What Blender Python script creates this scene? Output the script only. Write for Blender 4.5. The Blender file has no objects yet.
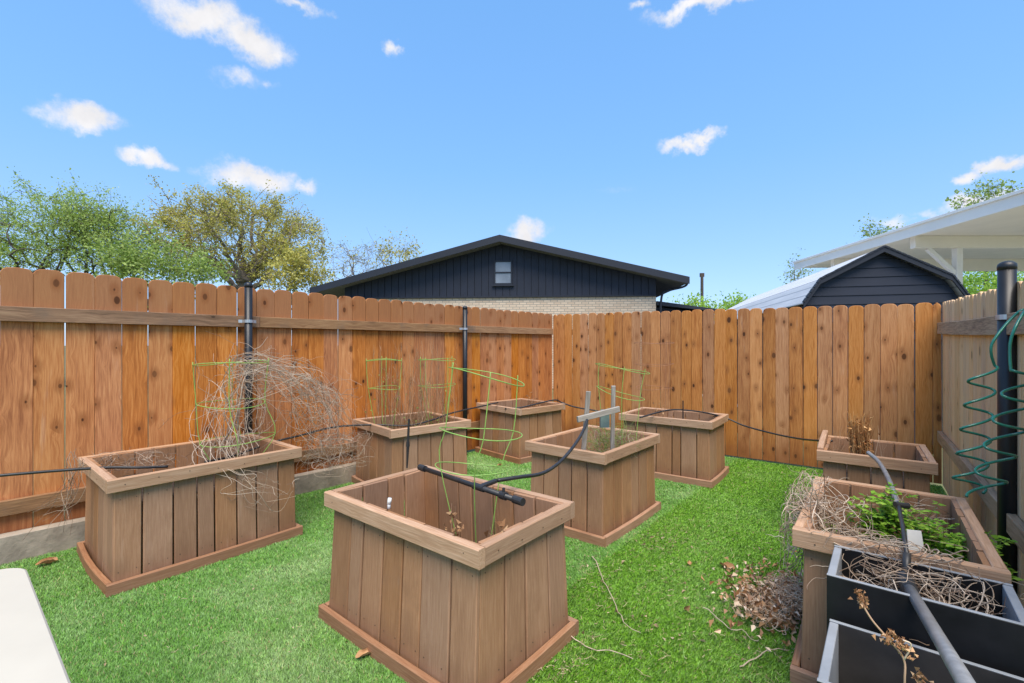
import bpy, math, random
import numpy as np
from mathutils import Matrix, Vector

random.seed(7)
RNG = np.random.default_rng(11)
CAM_H, F, HZ = 1.40, 464.0, 345.0
SC = bpy.context.scene
COL = SC.collection
R = math.radians


def at(u, v, Y):
    """a point of the yard from its bearing and its distance in metres"""
    return np.array([(u - 512) / F * Y, Y, CAM_H - (v - HZ) / F * Y])


def atz(u, v, z):
    return at(u, v, (CAM_H - z) * F / (v - HZ))


def nrm(a):
    a = np.asarray(a, float)
    return a / (np.linalg.norm(a) + 1e-12)


# ------------------------------------------------------------------ mesh builder
class MB:
    def __init__(self):
        self.v, self.f, self.m, self.b, self.r = [], [], [], [], []

    def add(self, vs, fs, bco=None, rnd=0.5, mi=0):
        o = len(self.v)
        self.v += [tuple(map(float, p)) for p in vs]
        self.b += [tuple(map(float, p)) for p in (bco if bco is not None else vs)]
        self.r += [rnd] * len(vs)
        for f in fs:
            self.f.append(tuple(o + i for i in f))
            self.m.append(mi)

    def sweep(self, stations, lens=None, rnd=None, mi=0, across=None):
        """stations: list of rings of k points; closed tube with caps"""
        rnd = random.random() if rnd is None else rnd
        k, n = len(stations[0]), len(stations)
        vs = [p for ring in stations for p in ring]
        fs = []
        for i in range(n - 1):
            for j in range(k):
                a, b = i * k + j, i * k + (j + 1) % k
                fs.append((a, b, b + k, a + k))
        fs.append(tuple(range(k - 1, -1, -1)))
        fs.append(tuple((n - 1) * k + j for j in range(k)))
        bco = None
        if across is not None:
            off = (rnd * 37.1, rnd * 11.3, rnd * 53.7)
            bco = [(across[j][0] + off[0], across[j][1] + off[1], lens[i] + off[2]) for i in range(n) for j in range(k)]
        self.add(vs, fs, bco, rnd, mi)

    def board(self, p0, p1, wdir, w, t, ch=.003, w1=None, bow=None, n=1, rnd=None, mi=0):
        """a sawn board from p0 to p1 (centre line), w wide along wdir, t thick"""
        p0, p1 = np.array(p0, float), np.array(p1, float)
        L = np.linalg.norm(p1 - p0)
        ax = (p1 - p0) / L
        wd = np.array(list(wdir) + [0.0] * (3 - len(wdir)), float)
        wd = nrm(wd - ax * wd.dot(ax))
        td = np.cross(ax, wd)
        rings, lens, sec0 = [], [], None
        for i in range(n + 1):
            s = i / n
            ww = (w if w1 is None else w + (w1 - w) * s) / 2
            hh = t / 2
            sec = [(-ww + ch, -hh), (ww - ch, -hh), (ww, -hh + ch), (ww, hh - ch), (ww - ch, hh), (-ww + ch, hh), (-ww, hh - ch), (-ww, -hh + ch)]
            sec0 = sec
            c = p0 + (p1 - p0) * s
            if bow is not None:
                c = c + np.array(bow) * math.sin(math.pi * s)
            rings.append([c + wd * a + td * b for a, b in sec])
            lens.append(s * L)
        self.sweep(rings, lens, rnd, mi, sec0)

    def tube(self, pts, r0, r1=None, sides=6, rnd=None, mi=0, closed=False):
        P = np.array(pts, float)
        n = len(P)
        r1 = r0 if r1 is None else r1
        rnd = random.random() if rnd is None else rnd
        if closed:
            T = np.roll(P, -1, 0) - np.roll(P, 1, 0)
        else:
            T = np.gradient(P, axis=0)
        T /= (np.linalg.norm(T, axis=1, keepdims=True) + 1e-12)
        ref = np.array([0.31, 0.17, 0.93]) if abs(T[0][2]) < .9 else np.array([0.93, 0.2, 0.1])
        N = np.zeros_like(P)
        cur = nrm(np.cross(T[0], ref))
        for i in range(n):
            cur = cur - T[i] * cur.dot(T[i])
            cur = nrm(cur)
            N[i] = cur
        Bn = np.cross(T, N)
        ang = np.arange(sides) * 2 * math.pi / sides
        rad = r0 + (r1 - r0) * np.linspace(0, 1, n)
        V = P[:, None, :] + rad[:, None, None] * (np.cos(ang)[None, :, None] * N[:, None, :] + np.sin(ang)[None, :, None] * Bn[:, None, :])
        vs = V.reshape(-1, 3)
        fs = []
        m = n if closed else n - 1
        for i in range(m):
            i2 = (i + 1) % n
            for j in range(sides):
                j2 = (j + 1) % sides
                fs.append((i * sides + j, i * sides + j2, i2 * sides + j2, i2 * sides + j))
        if not closed:
            fs.append(tuple(range(sides - 1, -1, -1)))
            fs.append(tuple((n - 1) * sides + j for j in range(sides)))
        self.add(vs, fs, None, rnd, mi)

    def box(self, c, hx, hy, hz, ax=None, mi=0, rnd=None):
        c = np.array(c, float)
        A = np.eye(3) if ax is None else np.array(ax, float)
        vs = [c + A[0] * hx * sx + A[1] * hy * sy + A[2] * hz * sz for sz in (-1, 1) for sx, sy in ((-1, -1), (1, -1), (1, 1), (-1, 1))]
        self.add(vs, [(3, 2, 1, 0), (4, 5, 6, 7), (0, 1, 5, 4), (1, 2, 6, 5), (2, 3, 7, 6), (3, 0, 4, 7)], None, random.random() if rnd is None else rnd, mi)

    def prism(self, poly, ext, mi=0, rnd=None, bco=None):
        """extrude a 3-D polygon by vector ext"""
        k = len(poly)
        e = np.array(ext, float)
        A = [np.array(p, float) for p in poly]
        vs = A + [p + e for p in A]
        fs = [tuple(range(k - 1, -1, -1)), tuple(range(k, 2 * k))]
        fs += [(j, (j + 1) % k, k + (j + 1) % k, k + j) for j in range(k)]
        self.add(vs, fs, bco, random.random() if rnd is None else rnd, mi)

    def disc(self, c, n, r, h=.0015, mi=1):
        n = nrm(n)
        a = nrm(np.cross(n, (0.3, 0.2, 0.9)))
        b = np.cross(n, a)
        ring = [np.array(c) + r * (math.cos(t) * a + math.sin(t) * b) for t in np.arange(6) * math.pi / 3]
        self.prism(ring, n * h, mi=mi)

    def build(self, name, mats, parent=None, world=False, smooth=False):
        me = bpy.data.meshes.new(name)
        V = np.array(self.v, float)
        if parent is not None and world:
            bpy.context.view_layer.update()
            Mi = np.array(parent.matrix_world.inverted())
            V = V @ Mi[:3, :3].T + Mi[:3, 3]
        loc = None
        if parent is None:
            loc = np.array([V[:, 0].mean(), V[:, 1].mean(), V[:, 2].min()])
            V = V - loc
        me.from_pydata(V.tolist(), [], self.f)
        at_ = me.attributes.new('bco', 'FLOAT_VECTOR', 'POINT')
        at_.data.foreach_set('vector', np.array(self.b, np.float32).ravel())
        at2 = me.attributes.new('rnd', 'FLOAT', 'POINT')
        at2.data.foreach_set('value', np.array(self.r, np.float32))
        mats = mats if isinstance(mats, (list, tuple)) else [mats]
        for m in mats:
            me.materials.append(m)
        if len(mats) > 1:
            me.polygons.foreach_set('material_index', np.array(self.m, np.int32))
        if smooth:
            me.polygons.foreach_set('use_smooth', np.ones(len(me.polygons), bool))
        me.update()
        o = bpy.data.objects.new(name, me)
        COL.objects.link(o)
        if parent is not None:
            o.parent = parent
        else:
            o.location = loc
        return o


def tag(o, label, cat, group=None):
    o['label'] = label
    o['category'] = cat
    if group:
        o['group'] = group
    return o


def thing(name, label, cat, loc=(0, 0, 0), rz=0, group=None):
    o = bpy.data.objects.new(name, None)
    COL.objects.link(o)
    o.location = loc
    o.rotation_euler = (0, 0, rz)
    o.empty_display_size = .1
    return tag(o, label, cat, group)


def kind(o, k):
    o['kind'] = k
    return o


# ------------------------------------------------------------------ materials
def mat(name):
    m = bpy.data.materials.new(name)
    m.use_nodes = True
    nt = m.node_tree
    nt.nodes.clear()
    out = nt.nodes.new('ShaderNodeOutputMaterial')
    bs = nt.nodes.new('ShaderNodeBsdfPrincipled')
    nt.links.new(bs.outputs[0], out.inputs[0])
    return m, nt, bs


class NT:
    """tiny node helper"""

    def __init__(self, nt):
        self.nt = nt

    def n(self, typ, **kw):
        nd = self.nt.nodes.new(typ)
        for k, v in kw.items():
            setattr(nd, k, v)
        return nd

    def put(self, sock, val):
        if hasattr(val, 'is_output'):
            self.nt.links.new(val, sock)
        else:
            sock.default_value = val

    def math(self, op, a, b=0.0, c=0.0, clamp=False):
        nd = self.n('ShaderNodeMath', operation=op, use_clamp=clamp)
        self.put(nd.inputs[0], a)
        self.put(nd.inputs[1], b)
        self.put(nd.inputs[2], c)
        return nd.outputs[0]

    def vmath(self, op, a, b=(0, 0, 0), out=0):
        nd = self.n('ShaderNodeVectorMath', operation=op)
        self.put(nd.inputs[0], a)
        self.put(nd.inputs[1], b)
        return nd.outputs[out]

    def noise(self, vec, scale=5, detail=4, rough=.55, dist=0.0, out=0):
        nd = self.n('ShaderNodeTexNoise')
        if vec is not None:
            self.put(nd.inputs['Vector'], vec)
        nd.inputs['Scale'].default_value = scale
        nd.inputs['Detail'].default_value = detail
        nd.inputs['Roughness'].default_value = rough
        nd.inputs['Distortion'].default_value = dist
        return nd.outputs[out]

    def ramp(self, fac, stops, interp='LINEAR'):
        nd = self.n('ShaderNodeValToRGB')
        nd.color_ramp.interpolation = interp
        el = nd.color_ramp.elements
        while len(el) < len(stops):
            el.new(.5)
        for e, (p, c) in zip(el, stops):
            e.position = p
            e.color = (*c, 1) if len(c) == 3 else c
        self.put(nd.inputs[0], fac)
        return nd.outputs[0]

    def mix(self, fac, a, b, blend='MIX'):
        nd = self.n('ShaderNodeMix', data_type='RGBA', blend_type=blend)
        self.put(nd.inputs[0], fac)
        self.put(nd.inputs[6], a if hasattr(a, 'is_output') else (*a, 1) if len(a) == 3 else a)
        self.put(nd.inputs[7], b if hasattr(b, 'is_output') else (*b, 1) if len(b) == 3 else b)
        return nd.outputs[2]

    def attr(self, name, out=0):
        nd = self.n('ShaderNodeAttribute', attribute_name=name)
        return nd.outputs[out]

    def rng(self, val, a, b, c=0., d=1., smooth=False):
        nd = self.n('ShaderNodeMapRange', interpolation_type='SMOOTHSTEP' if smooth else 'LINEAR')
        self.put(nd.inputs[0], val)
        for i, x in enumerate((a, b, c, d)):
            nd.inputs[1 + i].default_value = x
        return nd.outputs[0]

    def bump(self, h, strength=.3, dist=.01):
        nd = self.n('ShaderNodeBump')
        nd.inputs['Strength'].default_value = strength
        nd.inputs['Distance'].default_value = dist
        self.put(nd.inputs['Height'], h)
        return nd.outputs[0]

    def pos(self):
        return self.n('ShaderNodeNewGeometry').outputs['Position']


def simple(name, col, rough=.6, metal=0., var=.15, scale=20., bump=0., spec=.5):
    m, nt, bs = mat(name)
    h = NT(nt)
    p = h.pos()
    f = h.noise(p, scale, 5)
    c = np.array(col)
    bs.inputs['Base Color'].default_value = (*col, 1)
    h.put(bs.inputs['Base Color'], h.ramp(f, [(.25, tuple(c * (1 - var))), (.75, tuple(np.minimum(c * (1 + var), 1)))]))
    bs.inputs['Roughness'].default_value = rough
    bs.inputs['Metallic'].default_value = metal
    bs.inputs['Specular IOR Level'].default_value = spec
    if bump:
        h.put(bs.inputs['Normal'], h.bump(h.noise(p, scale * 4, 4), bump))
    return m


def wood(name, dark, mid, light, knots=0.0, rough=.75, grain=1.0, boardvar=.35, stain=None, top=None, tcol=None, bumpk=.35, wave=.03, damp=None):
    """sawn wood: grain along each board, knots, board to board variation"""
    m, nt, bs = mat(name)
    h = NT(nt)
    b = h.attr('bco', 1)
    rnd = h.attr('rnd', 2)
    ks = h.n('ShaderNodeSeparateXYZ')
    h.put(ks.inputs[0], b)
    kc = h.n('ShaderNodeCombineXYZ')
    h.put(kc.inputs[0], h.math('MULTIPLY', ks.outputs[0], 7.5))
    h.put(kc.inputs[1], h.math('MULTIPLY', ks.outputs[2], 4.6))
    kv = kc.outputs[0]
    vor = h.n('ShaderNodeTexVoronoi', feature='F1', voronoi_dimensions='2D')
    h.put(vor.inputs['Vector'], kv)
    vor.inputs['Scale'].default_value = 1.0
    kd = vor.outputs['Distance']
    ring = h.math('MULTIPLY', h.math('POWER', 2.718, h.math('MULTIPLY', kd, -5.0)), wave)
    sep = h.n('ShaderNodeSeparateXYZ')
    h.put(sep.inputs[0], b)
    wob = h.math('MULTIPLY', h.math('SUBTRACT', h.noise(h.vmath('MULTIPLY', b, (3, 1, 1.2)), 1.0, 2), .5), wave * 1.3)
    gx = h.math('ADD', h.math('ADD', sep.outputs[0], ring), wob)
    cmb = h.n('ShaderNodeCombineXYZ')
    h.put(cmb.inputs[0], gx)
    h.put(cmb.inputs[1], sep.outputs[1])
    h.put(cmb.inputs[2], h.math('MULTIPLY', sep.outputs[2], .045))
    g1 = h.noise(cmb.outputs[0], 78 * grain, 6, .66)
    g2 = h.noise(h.vmath('MULTIPLY', b, (9, 9, 1.3)), 1.0, 4, .6)
    g3 = h.noise(h.vmath('MULTIPLY', b, (170, 170, 9)), 1.0, 3, .6)
    f = h.math('ADD', h.math('MULTIPLY', g1, .68), h.math('MULTIPLY', g2, .32))
    f = h.math('ADD', f, h.math('MULTIPLY', h.math('SUBTRACT', g3, .5), .42))
    f = h.math('ADD', f, h.math('MULTIPLY', h.math('SUBTRACT', rnd, .5), boardvar * .5))
    c = h.ramp(f, [(.30, dark), (.50, mid), (.72, light)])
    hsv = h.n('ShaderNodeHueSaturation')
    h.put(hsv.inputs['Color'], c)
    r2 = h.math('FRACT', h.math('MULTIPLY', rnd, 17.31))
    h.put(hsv.inputs['Value'], h.rng(r2, 0, 1, 1 - boardvar * .45, 1 + boardvar * .45))
    h.put(hsv.inputs['Saturation'], h.rng(h.math('FRACT', h.math('MULTIPLY', rnd, 7.77)), 0, 1, .9, 1.08))
    c = hsv.outputs[0]
    if top is not None:      # weathered upper ends of the pickets
        ps = h.n('ShaderNodeSeparateXYZ')
        h.put(ps.inputs[0], h.pos())
        tf = h.rng(h.math('ADD', ps.outputs[2], h.math('MULTIPLY', h.noise(h.vmath('MULTIPLY', b, (14, 1, 3)), 1, 3), .06)), top - .02, top + .09, 0, .75, True)
        c = h.mix(tf, c, tcol)
    if stain is not None:
        sf = h.rng(h.noise(h.pos(), 3.1, 5, .65), .52, .72, 0, .7)
        c = h.mix(sf, c, stain)
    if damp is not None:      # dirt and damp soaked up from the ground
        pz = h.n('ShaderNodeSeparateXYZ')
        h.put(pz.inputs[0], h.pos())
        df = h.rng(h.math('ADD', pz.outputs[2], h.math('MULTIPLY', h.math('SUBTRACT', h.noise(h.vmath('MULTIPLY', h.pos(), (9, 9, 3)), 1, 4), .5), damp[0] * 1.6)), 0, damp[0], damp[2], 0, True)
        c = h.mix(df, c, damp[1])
        lf = h.math('MULTIPLY', h.rng(h.noise(h.vmath('MULTIPLY', b, (16, 16, 1.6)), 1.0, 5, .62), .62, .74, 0, 1, True), .13)
        c = h.mix(lf, c, (.62, .50, .40))
    if knots > 0:
        csep = h.n('ShaderNodeSeparateColor')
        h.put(csep.inputs[0], vor.outputs['Color'])
        on = h.math('LESS_THAN', csep.outputs[0], knots)
        ksz = h.math('ADD', .055, h.math('MULTIPLY', h.math('POWER', csep.outputs[1], 2.0), .13))
        kn = h.math('MULTIPLY', h.rng(h.math('ADD', h.math('SUBTRACT', kd, ksz), h.math('MULTIPLY', g2, .10)), 0, .05, 1, 0, True), on)
        halo = h.math('MULTIPLY', h.rng(kd, .1, .38, .5, 0, True), on)
        c = h.mix(halo, c, tuple(np.array(dark) * .8))
        c = h.mix(h.math('MULTIPLY', kn, h.rng(csep.outputs[2], 0, 1, .55, 1)), c, tuple(np.array(dark) * .25))
    h.put(bs.inputs['Base Color'], c)
    bs.inputs['Roughness'].default_value = rough
    bs.inputs['Specular IOR Level'].default_value = .3
    h.put(bs.inputs['Normal'], h.bump(h.math('ADD', g1, h.math('MULTIPLY', g3, .5)), bumpk, .004))
    return m


def leafmat(name, a, b, c, trans=.35):
    m, nt, bs = mat(name)
    h = NT(nt)
    rnd = h.attr('rnd', 2)
    h.put(bs.inputs['Base Color'], h.ramp(rnd, [(0, a), (.5, b), (1, c)]))
    bs.inputs['Roughness'].default_value = .55
    bs.inputs['Specular IOR Level'].default_value = .25
    tr = nt.nodes.new('ShaderNodeBsdfTranslucent')
    h.put(tr.inputs[0], h.ramp(rnd, [(0, a), (.5, b), (1, c)]))
    mx = nt.nodes.new('ShaderNodeMixShader')
    mx.inputs[0].default_value = trans
    nt.links.new(bs.outputs[0], mx.inputs[1])
    nt.links.new(tr.outputs[0], mx.inputs[2])
    out = [n for n in nt.nodes if n.type == 'OUTPUT_MATERIAL'][0]
    nt.links.new(mx.outputs[0], out.inputs[0])
    return m


M = {}
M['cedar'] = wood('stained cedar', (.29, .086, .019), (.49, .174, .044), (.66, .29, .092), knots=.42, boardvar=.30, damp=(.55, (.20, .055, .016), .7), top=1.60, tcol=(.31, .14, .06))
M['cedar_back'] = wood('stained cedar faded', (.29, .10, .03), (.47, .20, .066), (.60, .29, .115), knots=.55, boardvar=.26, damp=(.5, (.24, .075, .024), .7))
M['pale_cedar'] = wood('pale cedar', (.60, .33, .15), (.76, .48, .25), (.86, .60, .35), knots=.15, boardvar=.2)
M['rail'] = wood('weathered rail', (.15, .078, .038), (.28, .15, .075), (.42, .25, .13), knots=.12, boardvar=.3, stain=(.17, .12, .085))
M['rail_pale'] = wood('weathered pale rail', (.22, .13, .075), (.46, .29, .17), (.60, .41, .26), knots=.1, boardvar=.2)
M['planter'] = wood('taupe planter wood', (.270, .140, .072), (.345, .184, .098), (.425, .243, .138), knots=.0, boardvar=.26, grain=2.2, stain=(.28, .150, .082), bumpk=.22, wave=.010, damp=(.22, (.21, .110, .060), .7))
M['planter_rim'] = wood('taupe rim wood', (.33, .185, .105), (.44, .265, .16), (.56, .37, .245), knots=.0, boardvar=.2, grain=1.8, bumpk=.3, wave=.015)
M['planter_base'] = wood('taupe base wood', (.25, .122, .066), (.335, .178, .10), (.43, .25, .155), knots=.06, boardvar=.25, grain=1.8, wave=.015)
M['grey_wood'] = wood('silvered wood', (.21, .185, .155), (.34, .305, .26), (.48, .44, .385), knots=.05, boardvar=.2)
M['kerb'] = simple('rough weathered kerb', (.33, .275, .215), .95, 0, .35, 7, bump=.5, spec=.2)
M['screw'] = simple('dark screw', (.11, .07, .048), .5, .3)
M['soil'] = simple('dry soil', (.052, .034, .024), .95, var=.6, scale=30, bump=1.0)
M['black_metal'] = simple('black painted steel', (.012, .013, .016), .42, 0, .3, 12)
M['steel'] = simple('galvanised steel', (.55, .56, .57), .4, .8, .1)
M['black_pipe'] = simple('black irrigation pipe', (.026, .025, .025), .45, 0, .4, 30, spec=.5)
M['grey_pipe'] = simple('sun faded grey pipe', (.20, .20, .20), .38, 0, .3, 25, spec=.5)
M['green_hose'] = simple('green coil hose', (.018, .17, .12), .26, 0, .25, 20, spec=.6)
M['wire_green'] = simple('green wire', (.24, .42, .085), .45, 0, .2, 30)
M['wire_rust'] = simple('rusty wire', (.36, .17, .09), .7, .2, .3, 30)
M['white_plastic'] = simple('white table plastic', (.52, .475, .385), .5, 0, .06, 4, bump=.06, spec=.35)
M['clear_plastic'] = simple('pale plant tag', (.75, .76, .74), .3, 0, .05)
M['teal'] = simple('teal valve box', (.13, .19, .18), .5)
M['black_panel'] = simple('black planter board', (.009, .009, .010), .5, 0, .5, 14, spec=.35)
M['inner_panel'] = simple('charcoal planter board', (.032, .029, .027), .7, 0, .4, 9, spec=.3)
M['grey_edge'] = simple('grey planter edge', (.27, .285, .30), .55, 0, .15, 10)
M['vine'] = leafmat('dry vine', (.20, .135, .09), (.40, .30, .215), (.64, .53, .42), .0)
M['vine_dark'] = leafmat('dark dry vine', (.13, .08, .055), (.27, .185, .13), (.50, .39, .29), .0)
M['dead_stem'] = leafmat('brown dead stems', (.20, .10, .05), (.33, .19, .10), (.48, .32, .20), .0)
M['golden'] = leafmat('golden dead leaf', (.24, .09, .028), (.48, .23, .08), (.70, .42, .18), .1)
M['straw'] = leafmat('straw', (.36, .20, .12), (.58, .41, .27), (.76, .63, .48), .0)
M['dead_leaf'] = leafmat('dead leaf', (.26, .125, .055), (.44, .235, .11), (.62, .40, .22), .15)
M['green_leaf'] = leafmat('fresh leaf', (.10, .24, .015), (.22, .42, .03), (.40, .58, .08), .3)
M['green_stem'] = leafmat('green stem', (.10, .16, .03), (.17, .24, .05), (.28, .34, .10), .0)
M['navy'] = simple('navy siding', (.012, .017, .033), .65, 0, .15, 3)
M['navy_trim'] = simple('navy trim', (.010, .014, .025), .6, 0, .15, 3)
M['pane'] = simple('window pane', (.20, .22, .25), .08, 0, .4, 1.4, spec=.8)
M['white_paint'] = simple('white painted metal', (.80, .78, .74), .5, 0, .05, 2)
M['soffit'] = simple('cream soffit', (.84, .79, .71), .7, 0, .06, 2)
M['shingle'] = simple('grey shingle', (.12, .12, .13), .85, 0, .35, 14, bump=.4)
M['bark'] = simple('dark bark', (.075, .058, .048), .9, 0, .4, 10, bump=.5)
M['bark_grey'] = simple('grey bark', (.20, .165, .135), .9, 0, .35, 10, bump=.5)
M['leaf_mesq'] = leafmat('light green foliage', (.22, .32, .05), (.40, .52, .12), (.58, .68, .26), .45)
M['leaf_oak'] = leafmat('yellow green foliage', (.27, .26, .05), (.50, .46, .10), (.68, .62, .22), .4)
M['leaf_dark'] = leafmat('mid green foliage', (.18, .28, .05), (.32, .43, .10), (.47, .56, .19), .4)
M['leaf_bright'] = leafmat('bright green foliage', (.16, .32, .03), (.32, .52, .07), (.50, .68, .14), .4)


def metal_roof():
    m, nt, bs = mat('ribbed metal roof')
    h = NT(nt)
    b = h.attr('bco', 1)
    s = h.n('ShaderNodeSeparateXYZ')
    h.put(s.inputs[0], b)
    f = h.math('FRACT', h.math('MULTIPLY', s.outputs[0], 1 / .14))
    line = h.math('LESS_THAN', f, .16)
    base = h.ramp(h.noise(h.vmath('MULTIPLY', b, (9, 1, 1)), 1.0, 4), [(.3, (.52, .52, .53)), (.7, (.68, .68, .69))])
    h.put(bs.inputs['Base Color'], h.mix(line, base, (.36, .37, .39)))
    bs.inputs['Roughness'].default_value = .5
    return m


M['metal_roof'] = metal_roof()


def brick():
    m, nt, bs = mat('painted cream brick')
    h = NT(nt)
    b = h.attr('bco', 1)
    s = h.n('ShaderNodeSeparateXYZ')
    h.put(s.inputs[0], b)
    c = h.n('ShaderNodeCombineXYZ')
    h.put(c.inputs[0], s.outputs[0])
    h.put(c.inputs[1], s.outputs[2])
    br = h.n('ShaderNodeTexBrick')
    h.put(br.inputs['Vector'], c.outputs[0])
    br.inputs['Color1'].default_value = (.70, .56, .41, 1)
    br.inputs['Color2'].default_value = (.58, .44, .31, 1)
    br.inputs['Mortar'].default_value = (.30, .26, .22, 1)
    br.inputs['Scale'].default_value = 1.0
    br.inputs['Brick Width'].default_value = .22
    br.inputs['Row Height'].default_value = .075
    br.inputs['Mortar Size'].default_value = .009
    h.put(bs.inputs['Base Color'], br.outputs[0])
    bs.inputs['Roughness'].default_value = .8
    return m


M['brick'] = brick()


SEAM_N, SEAM_D = (.777, -.629), -1.43     # the join between two turf rolls


def turf_color(h, rnd=None):
    p = h.pos()
    s = h.n('ShaderNodeSeparateXYZ')
    h.put(s.inputs[0], p)
    d = h.math('SUBTRACT', h.math('ADD', h.math('MULTIPLY', s.outputs[0], SEAM_N[0]), h.math('MULTIPLY', s.outputs[1], SEAM_N[1])), SEAM_D)
    d = h.math('ADD', d, h.math('MULTIPLY', h.math('SUBTRACT', h.noise(p, 14, 3), .5), .10))
    roll = h.rng(d, -.04, .04, 0, 1, True)
    worn = h.rng(h.noise(p, 1.25, 5, .6), .46, .68, 0, 1, True)
    fine = h.noise(p, 38, 4, .6)
    a = h.ramp(fine, [(.3, (.082, .210, .026)), (.7, (.172, .350, .068))])
    aw = h.ramp(fine, [(.3, (.21, .335, .11)), (.7, (.35, .48, .20))])
    left = h.mix(h.math('MULTIPLY', worn, .65), a, aw)
    b = h.ramp(fine, [(.3, (.092, .235, .014)), (.7, (.200, .390, .040))])
    bw = h.ramp(fine, [(.3, (.17, .33, .06)), (.7, (.29, .47, .12))])
    right = h.mix(h.math('MULTIPLY', worn, .5), b, bw)
    c = h.mix(roll, left, right)
    return c


def turf_mat(name, blades):
    m, nt, bs = mat(name)
    h = NT(nt)
    c = turf_color(h)
    if blades:
        rnd = h.attr('rnd', 2)
        hsv = h.n('ShaderNodeHueSaturation')
        h.put(hsv.inputs['Color'], c)
        h.put(hsv.inputs['Value'], h.rng(rnd, 0, 1, .58, 1.48))
        h.put(hsv.inputs['Saturation'], h.rng(h.math('FRACT', h.math('MULTIPLY', rnd, 9.7)), 0, 1, .8, 1.08))
        c = hsv.outputs[0]
        dry = h.math('GREATER_THAN', h.math('FRACT', h.math('MULTIPLY', rnd, 31.7)), .955)
        c = h.mix(h.math('MULTIPLY', dry, .8), c, (.40, .33, .17))
    h.put(bs.inputs['Base Color'], c)
    bs.inputs['Roughness'].default_value = .6
    bs.inputs['Specular IOR Level'].default_value = .2
    if not blades:
        h.put(bs.inputs['Normal'], h.bump(h.noise(h.pos(), 120, 3), .8, .01))
    return m


M['turf'] = turf_mat('artificial turf backing', False)
M['blade'] = turf_mat('artificial turf blades', True)
M['far_ground'] = simple('dry lawn', (.13, .14, .06), .95, 0, .4, .8)

# ------------------------------------------------------------------ the yard's layout
FA = np.array([-3.31, 3.0])          # a point of the fence on the left
FC = np.array([.655, 7.4])           # corner of the two orange fences
FR = np.array([4.263, 4.6])          # corner at the right
DL = (FC - FA) / np.linalg.norm(FC - FA)
NL = np.array([DL[1], -DL[0]])       # towards the yard
DB = (FR - FC) / np.linalg.norm(FR - FC)
NB = np.array([DB[1], -DB[0]])
DR = np.array([-.602, -.799])
NR = np.array([DR[1], -DR[0]])


def v3(p, z):
    return np.array([p[0], p[1], z])


# ground and turf
g = MB()
g.add([(-900, -900, -.02), (900, -900, -.02), (900, 900, -.02), (-900, 900, -.02)], [(0, 1, 2, 3)])
kind(g.build('ground', M['far_ground']), 'structure')
FL0 = FA - DL * 3.2
FR1 = FR + DR * 5.2
poly = [v3(FL0, 0), v3(FR1 + np.array([-.5, -.5]), 0), v3(FR1, 0), v3(FR, 0), v3(FC, 0)]
g = MB()
g.add(poly, [tuple(range(len(poly)))])
kind(g.build('turf', M['turf']), 'structure')


def inside(x, y):
    a = (x - FA[0]) * NL[0] + (y - FA[1]) * NL[1] > .02
    b = (x - FC[0]) * NB[0] + (y - FC[1]) * NB[1] > .01
    c = (x - FR[0]) * NR[0] + (y - FR[1]) * NR[1] > .01
    return a & b & c


PLANTERS = []     # (cx, cy, yaw, half w, half d) for keeping blades out


def clear_of_planters(x, y, m=.0):
    ok = np.ones(len(x), bool)
    for cx, cy, yw, hw, hd in PLANTERS:
        c, s = math.cos(yw), math.sin(yw)
        lx = (x - cx) * c + (y - cy) * s
        ly = -(x - cx) * s + (y - cy) * c
        ok &= ~((abs(lx) < hw + m) & (abs(ly) < hd + m))
    return ok


def grass_blades():
    n = 1600000
    # more blades where one looks closely
    Y = 1.05 + (6.4) * RNG.random(n) ** 1.75
    X = (RNG.random(n) * 2.75 - 1.45) * Y
    k = inside(X, Y) & clear_of_planters(X, Y)
    X, Y = X[k], Y[k]
    n = len(X)
    clump = (np.sin(X * 31 + np.cos(Y * 23) * 2) * np.sin(Y * 37 + np.sin(X * 19) * 2)) * .5 + .5
    hgt = (.007 + .011 * RNG.random(n)) * (.7 + .5 * clump)
    wid = (.0013 + .0013 * RNG.random(n)) * (.72 + .24 * Y)
    a = RNG.random(n) * 2 * np.pi
    lean = .35 + .9 * RNG.random(n)
    la = RNG.normal(0, 1.1, n) + np.where((X * SEAM_N[0] + Y * SEAM_N[1]) < SEAM_D, 2.2, -.9)
    dx, dy = np.cos(la) * lean * hgt, np.sin(la) * lean * hgt
    base = np.stack([X, Y, np.full(n, .001)], 1)
    sx, sy = np.cos(a) * wid, np.sin(a) * wid
    v0 = base + np.stack([-sx, -sy, 0 * sx], 1)
    v1 = base + np.stack([sx, sy, 0 * sx], 1)
    v2 = base + np.stack([dx, dy, hgt], 1)
    V = np.stack([v0, v1, v2], 1).reshape(-1, 3).astype(np.float32)
    me = bpy.data.meshes.new('grass')
    me.vertices.add(3 * n)
    me.vertices.foreach_set('co', V.ravel())
    me.loops.add(3 * n)
    me.loops.foreach_set('vertex_index', np.arange(3 * n, dtype=np.int32))
    me.polygons.add(n)
    me.polygons.foreach_set('loop_start', np.arange(0, 3 * n, 3, dtype=np.int32))
    me.update(calc_edges=True)
    A = me.attributes.new('rnd', 'FLOAT', 'POINT')
    A.data.foreach_set('value', np.repeat(RNG.random(n), 3).astype(np.float32))
    me.materials.append(M['blade'])
    o = bpy.data.objects.new('grass', me)
    COL.objects.link(o)
    o['label'] = 'short green artificial grass pile covering the yard'
    o['category'] = 'grass'
    return kind(o, 'stuff')


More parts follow.
